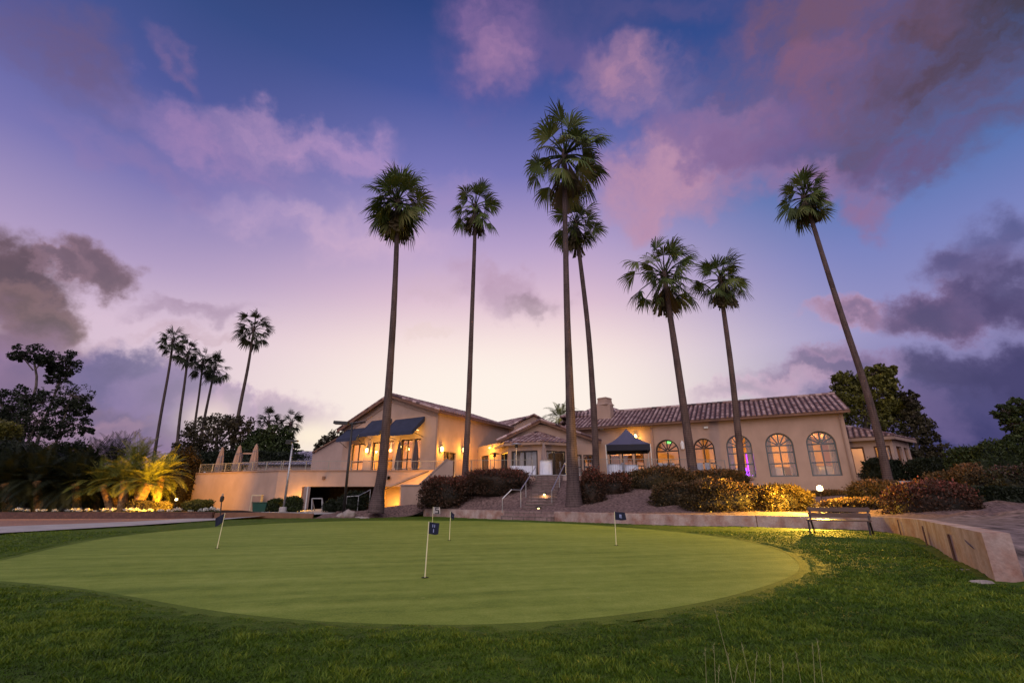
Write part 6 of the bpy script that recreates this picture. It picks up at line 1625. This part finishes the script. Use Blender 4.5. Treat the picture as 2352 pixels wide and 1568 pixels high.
def cloth_round(mb, c, r, h, flare=.06, n=48, folds=9):
    rings = []
    for t in [0, .15, .5, .8, 1.0]:
        rings.append([Vector((c[0] + (r * (1 + flare * t) + .028 * t * sin(folds * 2 * pi * k / n + t)) * cos(2 * pi * k / n), c[1] + (r * (1 + flare * t) + .028 * t * sin(folds * 2 * pi * k / n + t)) * sin(2 * pi * k / n), c[2] + h * (1 - t) + .01)) for k in range(n)])
    V = [p for r_ in rings for p in r_]; F = [(i * n + k, i * n + (k + 1) % n, (i + 1) * n + (k + 1) % n, (i + 1) * n + k) for i in range(4) for k in range(n)]; F.append(tuple(range(n)))
    mb.add(V, F)
def table_round(label, x, y, r, h, grp):
    o = thing('cloth_table', label, 'table', (x, y, T), grp)
    mb = MB(); cloth_round(mb, (x, y, T), r, h); mb.build('tablecloth', M['white_cloth'], o, smooth=True, recalc=False)
    mb = MB(); mb.lathe((x, y, T), [(.25, .005), (.05, .03), (.04, h - .03), (r * .9, h - .02), (r * .9, h)], 12); mb.build('pedestal', M['metal_dark'], o)
GTB = 'tables under white cloths on the terrace'
p = at(1254, 1080, 34.7); table_round('tall white clothed table at the head of the garden steps', p.x, p.y, .43, 1.12, GTB)
p = at(1412, 1072, 33.6); table_round('white clothed round table under the marquee front corner', p.x, p.y, .50, .78, GTB)
p = at(1450, 1075, 33.9); table_round('smaller white clothed table under the marquee by its far leg', p.x, p.y, .46, .76, GTB)
p0 = at(1201, 1075, 35.4); o = thing('cloth_table', 'long buffet table draped in pale cloth before the porch bay', 'table', (p0.x, p0.y, T), GTB)
mb = MB(); n = 40; per = []
for k in range(n):
    a = 2 * pi * k / n; cx_, sy_ = cos(a), sin(a); x = .95 * np.sign(cx_) * abs(cx_) ** .25; y = .40 * np.sign(sy_) * abs(sy_) ** .25; per.append((p0.x + float(x), p0.y + float(y)))
V = []
for t in [0, .5, 1]:
    for k, (x, y) in enumerate(per): w = .02 * t * sin(k * 2.1); V.append((x + w, y - abs(w), T + .01 + .78 * (1 - t)))
mb.add(V, [(i * n + k, i * n + (k + 1) % n, (i + 1) * n + (k + 1) % n, (i + 1) * n + k) for i in range(2) for k in range(n)] + [tuple(range(n))]); mb.build('tablecloth', M['white_cloth'], o, recalc=False)
for dx in (-.85, .85):
    for dy in (-.3, .3): mb = MB(); mb.bar((p0.x + dx, p0.y + dy, T), (p0.x + dx, p0.y + dy, T + .74), .035); mb.build('leg', M['metal_dark'], o)

def heater(label, u, v, Y, m='steel'):
    p = at(u, v, Y); o = thing('patio_heater', label, 'patio heater', (p.x, p.y, T), 'patio heaters on the terrace')
    h = p.z - T
    mb = MB(); mb.lathe((p.x, p.y, T), [(.23, 0), (.23, .75), (.10, .85)], 14); mb.build('gas_base', M[m], o)
    mb = MB(); mb.tube([(p.x, p.y, T + .8), (p.x, p.y, T + h - .25)], .03, 8); mb.build('post', M[m], o)
    mb = MB(); mb.lathe((p.x, p.y, T + h - .28), [(.10, 0), (.13, .06), (.11, .22)], 14); mb.build('burner', M['metal_dark'], o)
    mb = MB(); mb.lathe((p.x, p.y, T + h - .04), [(.42, 0), (.40, .03), (.18, .10), (.02, .13)], 18); mb.build('reflector', M[m], o)
heater('steel patio heater with dished top in front of the porch bay', 1186, 1019, 35.6)
heater('dark patio heater in the amber lit lobby corner', 1136, 1041, 39.0, 'metal_dark')
def folded_umbrella(label, u, vt, Y, m, zb, r=.24, grp='folded parasols round the clubhouse'):
    p = at(u, vt, Y); o = thing('folded_umbrella', label, 'parasol', (p.x, p.y, zb), grp); h = p.z - zb
    mb = MB(); mb.tube([(p.x, p.y, zb), (p.x, p.y, p.z + .06)], .03, 8); mb.build('pole', M['frame'], o)
    mb = MB(); n = 32; V = []; R = [(.16, .33), (.32, .95), (.55, .80), (.8, .52), (.95, .30), (1.0, .08)]
    for f, k in R:
        for i in range(n): a = 2 * pi * i / n; q_ = r * k * (1 + .22 * cos(8 * a)); V.append((p.x + q_ * cos(a), p.y + q_ * sin(a), zb + h * f))
    mb.add(V, [(i * n + k, i * n + (k + 1) % n, (i + 1) * n + (k + 1) % n, (i + 1) * n + k) for i in range(5) for k in range(n)]); mb.build('canopy', M[m], o, smooth=True)
    mb = MB(); mb.lathe((p.x, p.y, zb), [(.30, 0), (.30, .07), (.06, .12)], 14); mb.build('base', M['metal_dark'], o)
folded_umbrella('pale folded parasol standing alone on the deck nearest the amber hedge', 512, 1026, 41, 'umbrella', T, .30)
folded_umbrella('pale folded parasol second along the deck, at the crossbar end', 552, 1022, 41, 'umbrella', T, .34)
folded_umbrella('pale folded parasol on the deck nearest the slate roofed pavilion', 590, 1019, 41, 'umbrella', T, .34)
folded_umbrella('dark folded parasol before the pale lit hall windows', 918, 1014, 37.8, 'umbrella_dark', T, .24)
folded_umbrella('dark folded parasol near the hall corner under the last awning', 957, 1010, 37.0, 'umbrella_dark', T, .24)
folded_umbrella('pale folded parasol behind the tall table at the step head', 1249, 1015, 35.4, 'umbrella', T, .24)
cb = thing('bar_frame', 'pale crossbar frame standing between two folded parasols on the deck', 'frame', tuple(at(572, 1062, 41.4)))
a, b = at(557, 1041, 41.4), at(590, 1041, 41.4); mb = MB(); mb.bar(a, b, .12); mb.bar(a, Vector((a.x, a.y, T)), .1); mb.bar(b, Vector((b.x, b.y, T)), .1); mb.build('frame_bar', M['umbrella'], cb)

# banquet tables seen through the arched windows
for i, (s, w) in enumerate([(4.4, -2.2), (6.6, -1.9), (8.4, -2.3), (10.6, -1.9), (12.2, -2.4)]):
    c = FW.p(s, T, w); table_round(['clothed banquet table indoors beside the violet lit window', 'clothed banquet table indoors between violet window and fourth arch', 'clothed banquet table indoors behind the fourth arched window', 'clothed banquet table indoors between the last two arched windows', 'clothed banquet table indoors behind the end arched window'][i], c.x, c.y, .75, .76, 'banquet tables inside the arched wing')
# chairs with pale covers
def chair(x, y, rz):
    o = thing('terrace_chair', 'pale covered chair on the terrace outside the first arched door', 'chair', (0, 0, 0), 'pale chairs outside the arched doors')
    mb = MB(); mb.box((0, 0, .45), (.44, .44, .07)); mb.build('seat', M['cover'], o, bevel=.015)
    mb = MB(); mb.box((0, .21, .74), (.42, .05, .52)); mb.build('backrest', M['cover'], o, bevel=.02)
    for sx_ in (-.19, .19):
        for sy_ in (-.19, .19): mb = MB(); mb.bar((sx_, sy_, 0), (sx_, sy_, .42), .03); mb.build('leg', M['metal_dark'], o)
    return o
ch0 = chair(0, 0, 0); firstc = True
for u, Y, rz, lab in [(1515, 35.2, 3.3, 'pale covered chair outside the first arched door, on its marquee side'), (1530, 35.6, 2.6, 'pale covered chair in the middle before the first arched door'), (1550, 35.0, .4, 'pale covered chair before the first arched door nearest the slanting palm trunk'),
                      (1608, 35.3, 2.9, 'pale covered chair outside the second arched door close to the slanting palm'), (1630, 34.8, .2, 'pale covered chair by the curved dark handrail'), (1437, 34.6, 1.0, 'chair half hidden between the two tables under the marquee')]:
    p = at(u, 1075, Y); o = ch0 if firstc else copy_tree(ch0); firstc = False
    o.location = (p.x, p.y, T); o.rotation_euler.z = rz; o['label'] = lab

# ------------------------------------------------------------------ service things by the deck
p = at(600, 1168, 33.8); o = thing('waste_bin', 'dark green bin standing against the deck wall', 'bin', (p.x, p.y, .3))
mb = MB(); mb.add([(p.x - .42, p.y - .3, .31), (p.x + .42, p.y - .3, .31), (p.x + .42, p.y + .3, .31), (p.x - .42, p.y + .3, .31), (p.x - .5, p.y - .36, .85), (p.x + .5, p.y - .36, .85), (p.x + .5, p.y + .36, .85), (p.x - .5, p.y + .36, .85)], [(3, 2, 1, 0), (4, 5, 6, 7), (0, 1, 5, 4), (1, 2, 6, 5), (2, 3, 7, 6), (3, 0, 4, 7)]); mb.build('body', M['plastic_green'], o, bevel=.02)
mb = MB(); mb.box((p.x, p.y, .89), (1.06, .78, .07)); mb.build('lid', M['plastic_green'], o, bevel=.02)
p = at(588, 1160, 34.9); o = thing('utility_cabinet', 'beige utility cabinet on the deck wall above the green bin', 'cabinet', (p.x, p.y, .3))
mb = MB(); mb.box((p.x, p.y, .85), (.7, .3, 1.1)); mb.build('body', M['beige_box'], o, bevel=.02)
mb = MB(); mb.box((p.x + .02, p.y - .16, .85), (.58, .02, .95)); mb.build('door', M['trim'], o, bevel=.005)
b, t = at(700, 1176, 32.2), at(707, 1120, 32.2); o = thing('white_pole', 'thin white pole leaning before the dark bay under the deck', 'pole', tuple(b)); mb = MB(); mb.tube([b, t], .035, 8); mb.build('shaft', M['lamp_white'], o); mb = MB(); mb.lathe(t, [(.05, 0), (.05, .05), (.01, .08)], 8); mb.build('finial', M['lamp_white'], o)
o = thing('bag_stand', 'square metal frame stand in front of the dark bay', 'stand', tuple(at(727, 1172, 33)))
a, b, c, d = at(716, 1172, 33), at(717, 1144, 33), at(740, 1144, 33), at(740, 1172, 33); mb = MB()
for x, y in ((a, b), (b, c), (c, d)): mb.bar(x, y, .06)
mb.build('front_frame', M['metal'], o); mb = MB(); off = Vector((0, .5, 0)); mb.bar(b, a + off, .05); mb.bar(c, d + off, .05); mb.build('back_leg', M['metal'], o)
p = at(508, 1178, 28.2); o = thing('ball_washer', 'slim dark ball washer post beside the planter curb end', 'ball washer', (p.x, p.y, .03))
t = at(509, 1150, 28.2); mb = MB(); mb.tube([(p.x, p.y, .03), (t.x, t.y, t.z)], .03, 8); mb.build('post', M['metal_dark'], o)
mb = MB(); mb.lathe((t.x, t.y, t.z - .05), [(.06, 0), (.10, .06), (.11, .25), (.05, .33)], 12); mb.build('drum', M['metal_dark'], o); mb = MB(); mb.lathe((t.x, t.y, t.z + .30), [(.05, 0), (.06, .04), (.02, .10)], 10); mb.build('plunger', M['rail'], o)
b = [at(800, 1160, 32.0), at(797, 1140, 32.0), at(824, 1138, 32.0), at(851, 1124, 32.6)]
o = thing('handrail', 'pale handrail on the ramp between the black lamp post and round palm', 'handrail', tuple(b[0])); mb = MB(); mb.tube(b[1:], .03, 7); mb.build('rail', M['metal'], o)
for q_ in (b[1], b[2], b[3]): mb = MB(); mb.tube([q_, Vector((q_.x, q_.y, .3))], .025, 6); mb.build('post', M['metal'], o)
o = tag(MB().lathe(gz(2254, 1338, .01), [(.13, 0), (.11, .025), (.06, .035)], 10, 1.4, .6).build('flat_stone', M['rock']), 'flat pale stone lying in the grass at the wall end', 'stone', 'stones at the wall end')
q_ = gz(2215, 1312, .01); o = tag(MB().lathe(q_, [(.12, 0), (.10, .025), (.06, .035)], 9, 1.5, .6).build('flat_stone', M['rock']), 'flat pale stone lying along the curved wall foot', 'stone', 'stones at the wall end')
